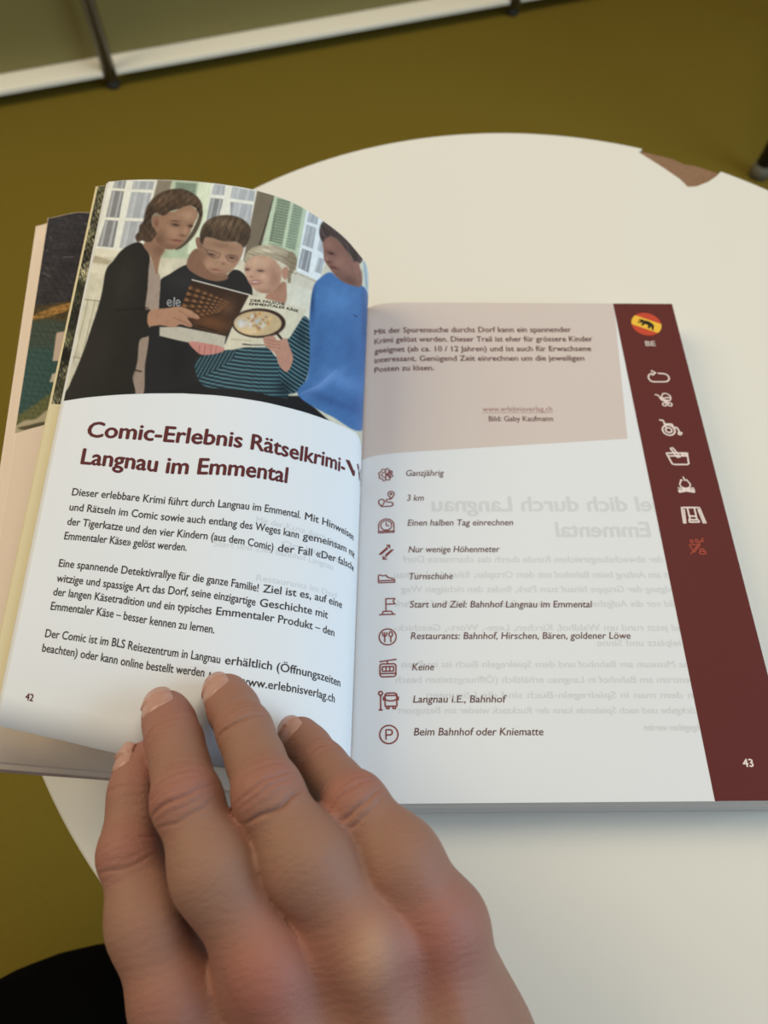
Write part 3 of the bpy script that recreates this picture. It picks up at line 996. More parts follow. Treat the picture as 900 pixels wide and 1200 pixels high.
def family_photo(xy):
    R = Print(xy, (206, 198, 174))
    R.noise(0.25, 0.03, 1)
    fr = (226, 224, 212)
    # windows with curtains
    def pane(p, seed, dark=(86, 90, 92)):
        a = R.poly(p, dark, 0.6, False)
        r = np.random.RandomState(seed)
        p = np.array(p)
        lo, hi = p.min(0), p.max(0)
        for k in range(5):
            x = lo[0] + (hi[0] - lo[0]) * (k + 0.5) / 5
            sl = (hi[1] - lo[1]) * 0.22
            d = np.abs(R.xy[:, 0] - (x + sl * 0.5 - (R.xy[:, 1] - lo[1]) / (hi[1] - lo[1] + 1e-6) * sl))
            R.blend(a * np.exp(-(d / (hi[0] - lo[0]) * 9) ** 2) * (0.85 if k in (0, 1, 3) else 0.5), (196, 198, 200))
        return a
    R.poly(fb([(250, 40), (505, 45), (440, 420), (165, 400)]), fr, 0.7, False)
    pane(fb([(278, 50), (335, 50), (325, 90), (266, 86)]), 1)
    pane(fb([(263, 100), (322, 104), (298, 236), (232, 232)]), 2, (58, 58, 58))
    pane(fb([(230, 248), (294, 252), (268, 385), (190, 378)]), 3, (52, 52, 52))
    pane(fb([(372, 52), (474, 55), (466, 95), (362, 92)]), 4, (130, 134, 142))
    pane(fb([(360, 108), (462, 112), (425, 238), (332, 236)]), 5, (132, 136, 146))
    pane(fb([(328, 252), (420, 256), (400, 350), (380, 390), (300, 388)]), 6, (134, 136, 142))
    R.poly(fb([(492, 45), (566, 50), (520, 200), (430, 330), (440, 250)]), (134, 122, 104), 1.2, False)
    R.poly(fb([(180, 388), (300, 402), (430, 405), (430, 440), (170, 430)]), (222, 214, 190), 0.8, False)
    R.poly(fb([(175, 425), (260, 452), (245, 470), (160, 460)]), (164, 150, 120), 0.8, False, 0.7)
    R.poly(fb([(165, 470), (240, 480), (225, 520), (150, 510)]), (228, 220, 196), 0.8, False, 0.6)
    for x in (150, 115, 80):
        R.line(fb([(x + 28, 650), (x - 45, 960)]), 0.7, (110, 104, 84), 0.7)
    R.line(fb([(115, 645), (200, 655)]), 0.8, (92, 88, 72), 0.8)
    R.line(fb([(60, 935), (110, 942)]), 0.8, (110, 100, 84), 0.7)
    R.poly(fb([(40, 960), (90, 965), (75, 1010), (30, 1010)]), (190, 182, 166), 1.2, True, 0.6)
    # green shutter and second window
    R.poly(fa([(404, 62), (468, 66), (452, 150), (440, 246), (366, 242), (380, 200)]), (176, 190, 160), 0.8, False)
    R.poly(fa([(412, 66), (462, 70), (456, 100), (410, 92)]), (136, 152, 130), 1.0, False)
    for k in range(7):
        R.line(fa([(414, 70 + k * 5), (458, 74 + k * 5)]), 0.9, (96, 110, 96), 0.8)
    R.poly(fa([(466, 66), (500, 70), (470, 245), (438, 240)]), (212, 220, 192), 0.8, False)
    R.poly(fa([(366, 228), (452, 236), (450, 246), (366, 244)]), (176, 192, 160), 0.7, False)
    R.poly(fa([(496, 68), (606, 84), (575, 250), (470, 250)]), fr, 0.7, False)
    pane(fa([(502, 72), (528, 75), (525, 98), (496, 95)]), 7, (130, 136, 146))
    pane(fa([(494, 104), (523, 107), (512, 150), (482, 170)]), 8, (52, 52, 54))
    pane(fa([(545, 78), (598, 88), (594, 112), (540, 104)]), 9, (138, 142, 150))
    pane(fa([(540, 113), (592, 120), (582, 190), (540, 165)]), 10, (140, 142, 150))
    R.poly(fa([(603, 84), (648, 94), (600, 262), (570, 250)]), (118, 104, 86), 0.9, False)
    R.line(fa([(645, 94), (608, 215)]), 1.6, (52, 44, 36), 0.9)
    # wide green shutters
    R.poly(fc([(436, -4), (600, 30), (545, 320), (480, 290), (380, 225)]), (186, 200, 168), 0.8, False)
    R.poly(fc([(452, 8), (512, 18), (472, 225), (412, 205)]), (142, 156, 128), 0.9, False)
    R.poly(fc([(528, 22), (572, 32), (532, 250), (488, 232)]), (150, 166, 138), 0.9, False)
    for k in range(17):
        y = 16 + k * 12.5
        R.line(fc([(450 - k * 2.4, y), (508 - k * 2.4, y + 12)]), 0.9, (74, 86, 70), 0.75)
        R.line(fc([(526 - k * 2.4, y + 14), (568 - k * 2.4, y + 24)]), 0.9, (92, 106, 88), 0.65)
    R.line(fc([(440, 80), (420, 200)]), 2.2, (70, 84, 70), 0.35)
    # third window
    R.poly(fc([(588, 36), (690, 80), (700, 200), (640, 395), (535, 345)]), (222, 226, 228), 0.8, False)
    pane(fc([(600, 48), (642, 66), (632, 130), (588, 116)]), 11, (128, 134, 142))
    pane(fc([(585, 130), (628, 146), (612, 240), (566, 222)]), 12, (126, 130, 138))
    pane(fc([(564, 240), (608, 256), (592, 350), (545, 326)]), 13, (70, 74, 80))
    pane(fc([(655, 150), (680, 170), (660, 262), (634, 246)]), 14, (150, 156, 166))
    pane(fc([(640, 280), (665, 290), (650, 355), (622, 345)]), 15, (130, 134, 142))
    R.poly(fc([(535, 342), (640, 388), (628, 440), (500, 396)]), (206, 198, 178), 0.8, False)
    R.line(fc([(535, 350), (636, 396)]), 1.0, (150, 142, 122), 0.7)
    R.poly(fc([(500, 396), (628, 440), (600, 580), (470, 470)]), (214, 208, 190), 0.8, False)
    R.poly(fc([(840, 240), (868, 330), (868, 460), (850, 420)]), (176, 196, 206), 0.8, False)
    R.line(fc([(845, 250), (860, 420)]), 0.8, (90, 110, 110), 0.8)
    # black tee shirt of the boy
    tee = R.poly(fa([(372, 305), (398, 282), (440, 260), (462, 280), (520, 292), (548, 272), (574, 285), (592, 330), (565, 420), (500, 470), (490, 570), (320, 575), (340, 430), (370, 380)]), (34, 34, 36), 0.7, True)
    R.blob(*fa([(430, 300)])[0], 22, 14, (50, 50, 53), 0.6, 0, tee)
    R.blob(*fa([(420, 480)])[0], 14, 30, (26, 25, 27), 0.6, 0, tee)
    w = (196, 198, 206)
    for cx in (397, 417):
        R.line(fa([(cx - 5 + 6 * 0, 351), (cx + 5, 349), (cx + 4, 345), (cx, 343), (cx - 4, 346), (cx - 5, 352), (cx - 1, 357), (cx + 5, 355)]), 1.0, w, 0.95)
    R.line(fa([(409, 338), (407, 357)]), 1.2, w, 0.95)
    # boy's neck and head
    R.poly(fd([(362, 270), (395, 225), (470, 290), (478, 312), (440, 318), (390, 300)]), (132, 94, 74), 0.9)
    face = R.poly(fd([(392, 206), (404, 194), (450, 196), (520, 214), (520, 246), (503, 276), (480, 296), (456, 303), (428, 290), (408, 262)]), (164, 124, 99), 0.8)
    R.blob(*fd([(404, 250)])[0], 7, 13, (118, 82, 64), 0.7, 0, face)
    R.blob(*fd([(452, 300)])[0], 12, 4, (128, 90, 72), 0.7, 0, face)
    R.blob(*fd([(470, 258)])[0], 6, 7, (190, 146, 118), 0.7, 0, face)
    R.blob(*fd([(430, 268)])[0], 7, 6, (182, 136, 110), 0.6, 0, face)
    R.blob(*fd([(460, 216)])[0], 16, 4, (126, 92, 72), 0.6, 0.15, face)
    R.blob(*fd([(432, 240)])[0], 6, 3.2, (112, 78, 62), 0.8, 0.3, face)
    R.blob(*fd([(492, 250)])[0], 5.5, 3, (112, 78, 62), 0.8, 0.1, face)
    R.blob(*fd([(434, 242)])[0], 3, 1.1, (62, 42, 36), 0.9, 0.3, face)
    R.blob(*fd([(492, 252)])[0], 3, 1.1, (62, 42, 36), 0.9, 0.1, face)
    R.blob(*fd([(468, 268)])[0], 3.4, 2, (136, 92, 74), 0.8, 0.2, face)
    R.blob(*fd([(446, 286)])[0], 6, 1.3, (126, 72, 64), 0.9, 0.15, face)
    R.blob(*fd([(450, 291)])[0], 5, 1.2, (176, 122, 102), 0.7, 0.15, face)
    R.poly(fd([(388, 200), (396, 192), (406, 204), (406, 226), (394, 224)]), (142, 102, 82), 0.6)
    hair = R.poly(fd([(400, 198), (404, 170), (420, 146), (450, 132), (490, 130), (524, 142), (545, 166), (542, 196), (528, 222), (518, 214), (500, 206), (466, 204), (440, 196), (416, 194), (408, 214)]), (80, 62, 48), 0.9)
    R.blob(*fd([(470, 150)])[0], 18, 6, (122, 98, 74), 0.55, 0.1, hair)
    R.blob(*fd([(420, 185)])[0], 6, 8, (52, 40, 32), 0.6, 0, hair)
    R.blob(*fd([(532, 190)])[0], 5, 10, (56, 43, 34), 0.6, 0, hair)
    R.strands(hair, 1.9, 2.2, 0.17, 5)
    for p in ([(418, 228), (426, 244), (440, 252), (456, 250), (460, 240), (438, 232), (418, 228)], [(474, 246), (480, 260), (496, 264), (508, 256), (506, 246), (486, 243), (474, 246)]):
        R.line(fd(p), 0.7, (74, 54, 56), 0.75)
    R.line(fd([(400, 216), (420, 230)]), 0.7, (74, 54, 52), 0.7)
    R.line(fd([(424, 234), (442, 238)]), 0.7, (206, 190, 180), 0.5)
    # woman: cardigan, blouse, head
    R.poly(fb([(440, 440), (485, 500), (505, 540), (500, 650), (490, 700), (430, 700)]), (158, 138, 126), 0.7)
    R.poly(fb([(405, 845), (445, 830), (440, 900), (428, 980), (418, 1130), (350, 1130), (370, 1050), (390, 950)]), (152, 130, 116), 0.7)
    R.line(fb([(370, 1000), (408, 1008)]), 2.0, (70, 48, 40), 0.9)
    card = R.poly(fb([(232, 500), (270, 450), (310, 400), (360, 368), (402, 360), (432, 388), (452, 432), (446, 500), (440, 600), (430, 692), (456, 700), (450, 770), (444, 828), (402, 852), (390, 960), (368, 1040), (352, 1150), (30, 1160), (48, 1080), (82, 1000), (122, 900), (155, 800), (188, 700), (212, 610)]), (36, 33, 30), 0.7)
    R.blob(*fb([(330, 560)])[0], 14, 34, (50, 46, 43), 0.7, 0.2, card)
    R.blob(*fb([(200, 900)])[0], 16, 36, (44, 40, 36), 0.7, 0.3, card)
    R.line(fb([(280, 700), (440, 690)]), 1.4, (20, 18, 17), 0.7, 1.5)
    R.poly(fb([(420, 370), (478, 330), (530, 380), (505, 440), (488, 520), (470, 470), (450, 420)]), (148, 108, 86), 0.9)
    R.blob(*fb([(500, 400)])[0], 8, 7, (112, 78, 62), 0.6)
    fm = R.poly(fd([(268, 150), (290, 125), (330, 118), (360, 100), (388, 112), (395, 128), (386, 150), (376, 172), (366, 192), (350, 212), (330, 226), (304, 226), (282, 212), (268, 184)]), (152, 112, 88), 0.8)
    R.blob(*fd([(322, 176)])[0], 9, 12, (178, 134, 106), 0.6, 0.2, fm)
    R.blob(*fd([(366, 130)])[0], 9, 6, (186, 146, 118), 0.7, 0, fm)
    R.blob(*fd([(286, 200)])[0], 8, 10, (106, 74, 58), 0.7, 0.2, fm)
    R.blob(*fd([(320, 222)])[0], 12, 4, (116, 80, 64), 0.7, 0, fm)
    R.blob(*fd([(330, 156)])[0], 6, 2.6, (100, 68, 54), 0.8, 0.12, fm)
    R.blob(*fd([(374, 160)])[0], 4.5, 2.6, (100, 68, 54), 0.8, 0, fm)
    R.blob(*fd([(332, 158)])[0], 3.4, 1.1, (54, 38, 32), 0.9, 0.15, fm)
    R.blob(*fd([(374, 161)])[0], 2.6, 1.1, (54, 38, 32), 0.9, 0, fm)
    R.blob(*fd([(330, 146)])[0], 6, 0.9, (84, 60, 46), 0.8, 0.1, fm)
    R.blob(*fd([(358, 176)])[0], 2.6, 6, (184, 138, 110), 0.7, 0.25, fm)
    R.blob(*fd([(352, 188)])[0], 4, 1.5, (104, 70, 56), 0.8, 0.1, fm)
    R.blob(*fd([(334, 202)])[0], 7, 1.3, (112, 58, 52), 0.95, 0.12, fm)
    R.blob(*fd([(336, 208)])[0], 5, 1.2, (158, 100, 88), 0.7, 0.12, fm)
    hr = R.poly(fd([(222, 206), (216, 190), (226, 176), (228, 160), (238, 148), (244, 124), (250, 104), (268, 80), (296, 62), (332, 54), (362, 58), (390, 74), (406, 96), (408, 124), (402, 138), (396, 124), (386, 108), (366, 102), (340, 112), (318, 118), (300, 130), (286, 128), (276, 122), (264, 132), (262, 152), (270, 168), (276, 184), (262, 204), (246, 206), (236, 202)]), (74, 56, 43), 0.9)
    R.poly(fd([(404, 112), (408, 132), (398, 164), (380, 194), (350, 222), (330, 228), (356, 206), (376, 178), (392, 146)]), (70, 53, 42), 0.9, True, 0.9)
    R.blob(*fd([(300, 82)])[0], 16, 6, (112, 86, 64), 0.55, -0.5, hr)
    R.blob(*fd([(372, 84)])[0], 10, 6, (104, 80, 60), 0.5, 0.7, hr)
    R.blob(*fd([(238, 188)])[0], 6, 6, (98, 75, 56), 0.5, 0, hr)
    R.blob(*fd([(256, 130)])[0], 5, 14, (50, 38, 30), 0.5, 0.2, hr)
    R.strands(hr, 2.2, 1.9, 0.15, 7)
    R.strands(hr, 0.9, 1.6, 0.10, 8)
    R.poly(fb([(464, 244), (482, 228), (498, 242), (496, 280), (480, 290)]), (146, 102, 80), 0.7)
    R.blob(*fb([(486, 262)])[0], 2, 3.4, (104, 70, 56), 0.7)
    # girl: shirt, jeans, head
    R.poly(fc([(95, 850), (300, 860), (480, 915), (560, 915), (700, 1040), (0, 1000), (-60, 900)]), (30, 29, 32), 0.8, False)
    sh = R.poly(fc([(75, 765), (130, 722), (240, 705), (320, 690), (400, 690), (455, 740), (500, 640), (565, 552), (602, 590), (604, 700), (590, 810), (555, 885), (505, 905), (480, 925), (300, 890), (130, 875), (84, 830)]), (30, 46, 56), 0.7)
    x, y = xy[:, 0], xy[:, 1]
    body = y - 0.10 * (x - 290) + 0.0016 * (x - 290) ** 2
    st = 0.5 + 0.5 * np.sin(body * 2 * math.pi / 4.6)
    R.blend(sh * np.clip((st - 0.5) * 3.5, 0, 1), (74, 116, 126))
    slv = R.poly(fc([(500, 640), (565, 552), (602, 590), (604, 700), (590, 810), (555, 885), (505, 905), (470, 860), (460, 790), (520, 750)]), (28, 44, 54), 0.8)
    s2 = 0.5 + 0.5 * np.sin((y * 0.86 - x * 0.5 + 0.004 * (x - 355) ** 2) * 2 * math.pi / 4.4)
    R.blend(slv * np.clip((s2 - 0.5) * 3.5, 0, 1), (76, 116, 126))
    sl2 = R.poly(fc([(75, 765), (130, 722), (240, 705), (250, 740), (160, 800), (90, 830)]), (28, 44, 54), 0.8)
    s3 = 0.5 + 0.5 * np.sin((x * 0.9 + y * 0.5) * 2 * math.pi / 4.0)
    R.blend(sl2 * np.clip((s3 - 0.5) * 3.5, 0, 1) * 0.9, (70, 110, 120))
    R.blob(*fc([(480, 880)])[0], 10, 10, (24, 36, 44), 0.7, 0, sh)
    R.blob(*fc([(560, 640)])[0], 6, 12, (26, 40, 50), 0.5, 0, sh)
    R.poly(fa([(622, 335), (664, 300), (672, 320), (668, 350), (640, 348)]), (172, 122, 98), 0.8)
    R.blob(*fd([(610, 330)])[0], 8, 5, (128, 88, 70), 0.7)
    gf = R.poly(fd([(528, 286), (534, 262), (560, 244), (600, 248), (630, 276), (634, 306), (622, 336), (600, 352), (570, 350), (546, 330), (534, 308)]), (190, 146, 120), 0.8)
    R.blob(*fd([(566, 262)])[0], 10, 6, (208, 168, 140), 0.6, 0, gf)
    R.blob(*fd([(614, 310)])[0], 8, 14, (152, 108, 88), 0.7, 0, gf)
    R.blob(*fd([(585, 348)])[0], 12, 3.4, (150, 104, 84), 0.6, 0, gf)
    R.blob(*fd([(580, 308)])[0], 5, 5, (212, 160, 136), 0.6, 0, gf)
    R.blob(*fd([(542, 304)])[0], 4, 5, (206, 158, 132), 0.6, 0, gf)
    R.blob(*fd([(574, 288)])[0], 5, 2.2, (122, 86, 70), 0.7, 0.05, gf)
    R.blob(*fd([(536, 284)])[0], 3.4, 2.2, (122, 86, 70), 0.7, 0, gf)
    R.blob(*fd([(574, 289)])[0], 3, 1.0, (64, 46, 42), 0.9, 0.05, gf)
    R.blob(*fd([(536, 285)])[0], 2.2, 1.0, (64, 46, 42), 0.9, 0, gf)
    R.blob(*fd([(548, 306)])[0], 2.6, 1.6, (150, 102, 84), 0.8, 0, gf)
    R.blob(*fd([(558, 322)])[0], 7.5, 2.6, (140, 76, 70), 0.95, -0.05, gf)
    R.blob(*fd([(558, 321)])[0], 4.6, 0.8, (226, 214, 204), 0.95, -0.05, gf)
    gh = R.poly(fd([(528, 272), (530, 246), (546, 226), (576, 216), (612, 216), (648, 228), (666, 244), (668, 268), (658, 284), (646, 272), (632, 264), (606, 252), (578, 244), (552, 248), (538, 260)]), (166, 150, 124), 0.9)
    R.blob(*fd([(590, 228)])[0], 14, 4, (208, 194, 168), 0.6, 0.1, gh)
    R.blob(*fd([(650, 262)])[0], 5, 7, (128, 110, 86), 0.6, 0, gh)
    R.strands(gh, 0.35, 2.0, 0.10, 9)
    R.poly(fd([(636, 284), (650, 278), (656, 296), (646, 314), (636, 304)]), (178, 128, 106), 0.7)
    br = R.poly(fd([(652, 238), (668, 236), (678, 256), (674, 282), (662, 300), (660, 320), (652, 322), (652, 296), (658, 276)]), (142, 124, 98), 0.8)
    for yy in (248, 262, 276, 290):
        R.line(fd([(654, yy), (676, yy + 8)]), 0.9, (104, 88, 66), 0.6)
    # the comic they read
    R.poly(fc([(-90, 600), (0, 598), (215, 640), (205, 692), (140, 690), (0, 662), (-90, 640)]), (186, 178, 162), 0.7, False)
    dk = R.poly(fc([(58, 384), (322, 452), (214, 642), (-5, 584), (10, 500)]), (56, 37, 28), 0.7, False)
    for r_ in range(6):
        for k in range(9):
            f_ = k / 8.0
            x_ = 372 - r_ * 5 + 110 * (1 - (1 - f_) ** 1.7)
            y_ = 338 + r_ * 17 + (398 - 338 - r_ * 17) * (1 - (1 - f_) ** 1.5) * 0.72
            z_ = 1.25 - 0.85 * f_
            R.blob(*fd([(x_, y_)])[0], 2.6 * z_, 2.0 * z_, (150, 100, 62), 0.95, 0.3, dk)
            R.blob(*fd([(x_, y_ + 6.5 * z_)])[0], 3.3 * z_, 1.0 * z_, (26, 16, 12), 0.9, 0.3, dk)
    R.blob(*fc([(150, 580)])[0], 26, 9, (118, 70, 40), 0.8, 0.25, dk)
    R.blob(*fc([(220, 510)])[0], 9, 11, (110, 70, 48), 0.7, 0.2, dk)
    R.line(fc([(90, 595), (170, 618)]), 0.9, (20, 14, 12), 0.8)
    R.line(fc([(60, 383), (322, 452)]), 1.4, (214, 208, 200), 0.95)
    cv = R.poly(fc([(322, 450), (588, 520), (505, 650), (395, 692), (205, 692), (240, 606)]), (208, 198, 172), 0.7, False)
    R.blob(*fc([(420, 560)])[0], 30, 14, (226, 216, 190), 0.5, 0.25, cv)
    R.poly(arc(*fc([(365, 582)])[0], 31.5, 17.4, 0, 350, 36), (58, 40, 34), 0.8, False)
    mg = R.poly(arc(*fc([(360, 583)])[0], 28, 14.6, 0, 350, 36), (196, 168, 124), 0.8, False)
    r_ = np.random.RandomState(3)
    pal = [(206, 204, 200), (222, 176, 96), (190, 124, 54), (110, 130, 116), (214, 196, 150), (150, 96, 60), (170, 186, 190)]
    for k in range(46):
        a, rr_ = r_.uniform(0, 6.28), r_.uniform(0.1, 0.95)
        cx_, cy_ = fc([(360 + 100 * rr_ * math.cos(a), 583 + 48 * rr_ * math.sin(a))])[0]
        R.blob(cx_, cy_, r_.uniform(1, 3.2), r_.uniform(0.8, 2.2), pal[r_.randint(7)], 0.9, r_.uniform(0, 3), mg)
    R.blob(*fc([(290, 585)])[0], 7, 5, (212, 212, 214), 0.9, 0, mg)
    R.blob(*fc([(310, 620)])[0], 12, 4, (226, 190, 140), 0.9, 0, mg)
    R.line(fc([(445, 625), (470, 655)]), 3.0, (54, 38, 34), 0.9)
    R.line(fc([(238, 655), (330, 662)]), 0.8, (150, 130, 100), 0.8)
    R.line(fc([(292, 678), (330, 682)]), 1.6, (44, 38, 34), 0.8)
    R.line(fc([(336, 682), (390, 682)]), 1.4, (60, 52, 46), 0.7)
    # hands
    R.poly(fc([(386, 650), (430, 640), (452, 660), (490, 652), (506, 690), (522, 745), (495, 805), (458, 775), (440, 722), (400, 690)]), (186, 132, 110), 0.7)
    for yy in (662, 676, 690):
        R.line(fc([(392, yy - 6), (430, yy + 2), (462, yy + 6)]), 0.9, (146, 94, 78), 0.8)
    R.poly(fc([(45, 668), (110, 672), (200, 692), (192, 716), (110, 728), (70, 704)]), (196, 128, 118), 0.7)
    for xx in (95, 120, 148, 172):
        R.line(fc([(xx, 684), (xx - 6, 722)]), 0.9, (140, 78, 74), 0.8)
    R.poly(fb([(452, 704), (540, 690), (600, 682), (652, 700), (697, 730), (692, 746), (640, 736), (664, 772), (654, 786), (606, 772), (572, 786), (505, 776), (445, 776)]), (174, 126, 98), 0.7)
    R.line(fb([(600, 704), (660, 738), (690, 742)]), 0.9, (128, 84, 64), 0.7)
    R.line(fb([(570, 738), (630, 762), (656, 780)]), 0.9, (128, 84, 64), 0.7)
    # man: blue jumper and head
    mn = R.poly(fc([(640, 380), (690, 348), (740, 380), (830, 405), (868, 470), (868, 700), (850, 1060), (700, 1010), (545, 912), (588, 830), (600, 700), (596, 590), (604, 480), (618, 410)]), (62, 108, 168), 0.9)
    R.blob(*fc([(720, 470)])[0], 20, 18, (88, 138, 198), 0.6, 0.3, mn)
    R.blob(*fc([(610, 480)])[0], 3, 22, (38, 66, 112), 0.8, 0, mn)
    R.blob(*fc([(850, 560)])[0], 4, 40, (44, 78, 134), 0.7, 0, mn)
    R.blob(*fc([(640, 700)])[0], 8, 26, (54, 92, 150), 0.6, 0.2, mn)
    R.blob(*fc([(790, 700)])[0], 10, 22, (50, 88, 146), 0.5, -0.2, mn)
    R.blob(*fc([(760, 850)])[0], 28, 9, (98, 142, 204), 0.55, 0.45, mn)
    R.blob(*fc([(660, 860)])[0], 26, 5, (106, 142, 206), 0.6, -0.6, mn)
    R.blob(*fc([(700, 940)])[0], 34, 6, (46, 78, 136), 0.6, 0.35, mn)
    R.blob(*fc([(800, 960)])[0], 12, 16, (50, 88, 152), 0.5, 0.2, mn)
    R.line(fc([(560, 905), (640, 870), (720, 800)]), 1.6, (112, 146, 206), 0.6, 1.5)
    R.line(fc([(800, 545), (815, 552)]), 1.6, (34, 60, 108), 0.9)
    fmn = R.poly(fd([(752, 196), (772, 186), (806, 210), (842, 262), (862, 290), (862, 332), (834, 330), (806, 318), (782, 296), (768, 276), (756, 258), (754, 232)]), (138, 94, 80), 0.8)
    R.blob(*fd([(800, 262)])[0], 8, 9, (164, 114, 97), 0.6, 0.3, fmn)
    R.blob(*fd([(770, 214)])[0], 6, 4, (158, 112, 96), 0.6, 0.3, fmn)
    R.blob(*fd([(830, 318)])[0], 10, 5, (98, 64, 56), 0.7, 0.4, fmn)
    R.blob(*fd([(776, 238)])[0], 5, 2, (88, 58, 52), 0.8, 0.3, fmn)
    R.blob(*fd([(776, 240)])[0], 2.6, 1.0, (48, 32, 32), 0.9, 0.3, fmn)
    R.blob(*fd([(762, 254)])[0], 2.6, 3.4, (166, 114, 98), 0.7, 0.2, fmn)
    R.blob(*fd([(770, 264)])[0], 3, 1.4, (88, 56, 50), 0.8, 0.3, fmn)
    R.blob(*fd([(784, 280)])[0], 5.5, 1.5, (92, 48, 46), 0.9, 0.35, fmn)
    R.blob(*fd([(794, 300)])[0], 8, 4, (112, 78, 68), 0.5, 0.4, fmn)
    mh = R.poly(fd([(742, 172), (750, 150), (770, 138), (796, 148), (836, 178), (864, 224), (864, 262), (846, 268), (834, 250), (816, 226), (796, 202), (776, 190), (760, 196), (752, 206), (744, 192)]), (76, 61, 58), 0.9)
    R.blob(*fd([(790, 160)])[0], 10, 5, (110, 91, 84), 0.5, 0.6, mh)
    R.blob(*fd([(846, 236)])[0], 5, 10, (52, 41, 40), 0.5, 0, mh)
    R.strands(mh, 1.0, 1.8, 0.15, 12)
    R.poly(fd([(840, 268), (852, 262), (858, 280), (850, 300), (842, 290)]), (150, 100, 86), 0.7)
    g_ = R.c.mean(1, keepdims=True)
    R.c = g_ + (R.c - g_) * 0.86
    R.noise(0.5, 0.02, 9)
    return R


def edge_fn(leaf, pts):
    q = np.array([leaf.at(*p) for p in pts])
    o_ = np.argsort(q[:, 0])
    q = q[o_]

    def fn(ws):
        t = np.interp(ws, q[:, 0], q[:, 1])
        s = (q[2, 1] - q[0, 1]) / (q[2, 0] - q[0, 0])
        return np.where(ws < q[0, 0], q[0, 1] + (ws - q[0, 0]) * s * 0.4, t)
    return fn


pic = edge_fn(L1, [(71, 470), (100, 466), (140, 462.5), (180, 461), (215, 461), (250, 463), (290, 468), (330, 476), (355, 482.5), (380, 491), (400, 499), (416, 506.5)])
print_patch('photograph', L1, 0.998, 0.10, lambda w: w * 0 + 0.0008, pic, 400, 290, family_photo, left_page)
ink = Ink()
left_text(ink, 'DER FALSCHE', fc([(326, 484), (484, 502)]), 3.0, 0.03, off=0.0001)
left_text(ink, 'EMMENTALER KÄSE', fc([(320, 500), (545, 533)]), 3.0, 0.03, off=0.0001)
ink.build('comic_title', M_ink_black, left_page)


def leaf_strip(xy):
    R = Print(xy, (74, 72, 58))
    R.noise(0.9, 0.55, 21, None, (1.6, 0.6))
    R.noise(0.12, 0.5, 22)
    R.noise(2.0, 0.3, 23)
    a = np.clip(np.sin(xy[:, 1] * 0.11 + 2) * 0.6, 0, 1)
    R.blend(a * 0.5, (96, 100, 60))
    return R


q0, q1 = L2.at(121, 228)[0], 0.90
sw = edge_fn(L2, [(60, 476), (66, 474), (72, 470)])
ts = np.mean([L2.at(62, 475)[1], L2.at(68, 472)[1]])
print_patch('edge_photograph', L2, 0.994, 0.93, lambda w: w * 0 + 0.001, lambda w: w * 0 + ts, 30, 260, leaf_strip, leaf2)


def night_lake(xy):
    R = Print(xy, (50, 47, 52))
    y, x = xy[:, 1], xy[:, 0]
    R.noise(0.2, 0.06, 31)
    def c8(p): return [(a / 4.285, b / 4.285 + 240) for a, b in p]
    R.poly(c8([(100, 505), (200, 505), (330, 485), (420, 470), (500, 520), (480, 640), (300, 720), (60, 720)]), (74, 62, 40), 1.5)
    R.poly(c8([(160, 560), (250, 520), (360, 490), (400, 500), (300, 545), (160, 580)]), (150, 112, 58), 1.0)
    R.noise(0.8, 0.14, 32)
    R.poly(c8([(90, 590), (250, 575), (420, 600), (420, 1250), (0, 1250), (60, 800)]), (62, 74, 66), 2.5, False)
    R.poly(c8([(70, 720), (420, 720), (420, 1250), (0, 1250)]), (52, 80, 78), 6.0, False)
    R.poly(c8([(60, 1090), (120, 1040), (180, 1000), (250, 950), (330, 930), (330, 1250), (40, 1250)]), (96, 98, 64), 1.6)
    R.noise(1.2, 0.12, 33)
    R.poly(c8([(60, 1130), (120, 1085), (180, 1075), (240, 1030), (300, 1030), (300, 1180), (50, 1170)]), (176, 166, 140), 1.0)
    R.poly(c8([(90, 1120), (150, 1105), (220, 1090), (230, 1110), (130, 1130)]), (84, 78, 60), 1.0)
    R.poly(c8([(140, 1140), (230, 1115), (240, 1150), (140, 1150)]), (98, 92, 72), 1.0)
    R.poly(c8([(282, 650), (290, 640), (330, 636), (330, 780), (265, 785)]), (196, 176, 164), 0.6, False)
    R.poly(c8([(262, 850), (300, 836), (300, 890), (250, 890)]), (196, 184, 170), 0.6, False)
    for p in ([(215, 340), (250, 362)], [(320, 262), (370, 262)], [(250, 160), (256, 166)], [(430, 92), (436, 100)], [(236, 226), (241, 232)], [(205, 300), (209, 303)]):
        R.line(c8(p), 0.9, (120, 116, 120), 0.8)
    return R


nb = edge_fn(LB, [(15.5, 508), (30, 504), (48, 499), (55, 497)])
print_patch('night_photograph', LB, 0.9985, 0.60, lambda w: w * 0 + 0.001, nb, 120, 260, night_lake, pink_page)

# ------------------------------------------------------------------ the reader's left hand
def smin(a, b, k):
    h = np.maximum(k - np.abs(a - b), 0) / k
    return np.minimum(a, b) - h * h * k * 0.25


def capsule(X, a, b, ra, rb):
    a, b = np.asarray(a, np.float32), np.asarray(b, np.float32)
    ba = b - a
    pa = X - a
    h = np.clip((pa @ ba) / (ba @ ba), 0, 1)
    return np.linalg.norm(pa - h[..., None] * ba, axis=-1) - (ra + (rb - ra) * h).astype(np.float32)


def ball(X, c, r):
    return np.linalg.norm(X - np.asarray(c, np.float32), axis=-1) - r


def J(px, py, z):
    return P(px, py, z)


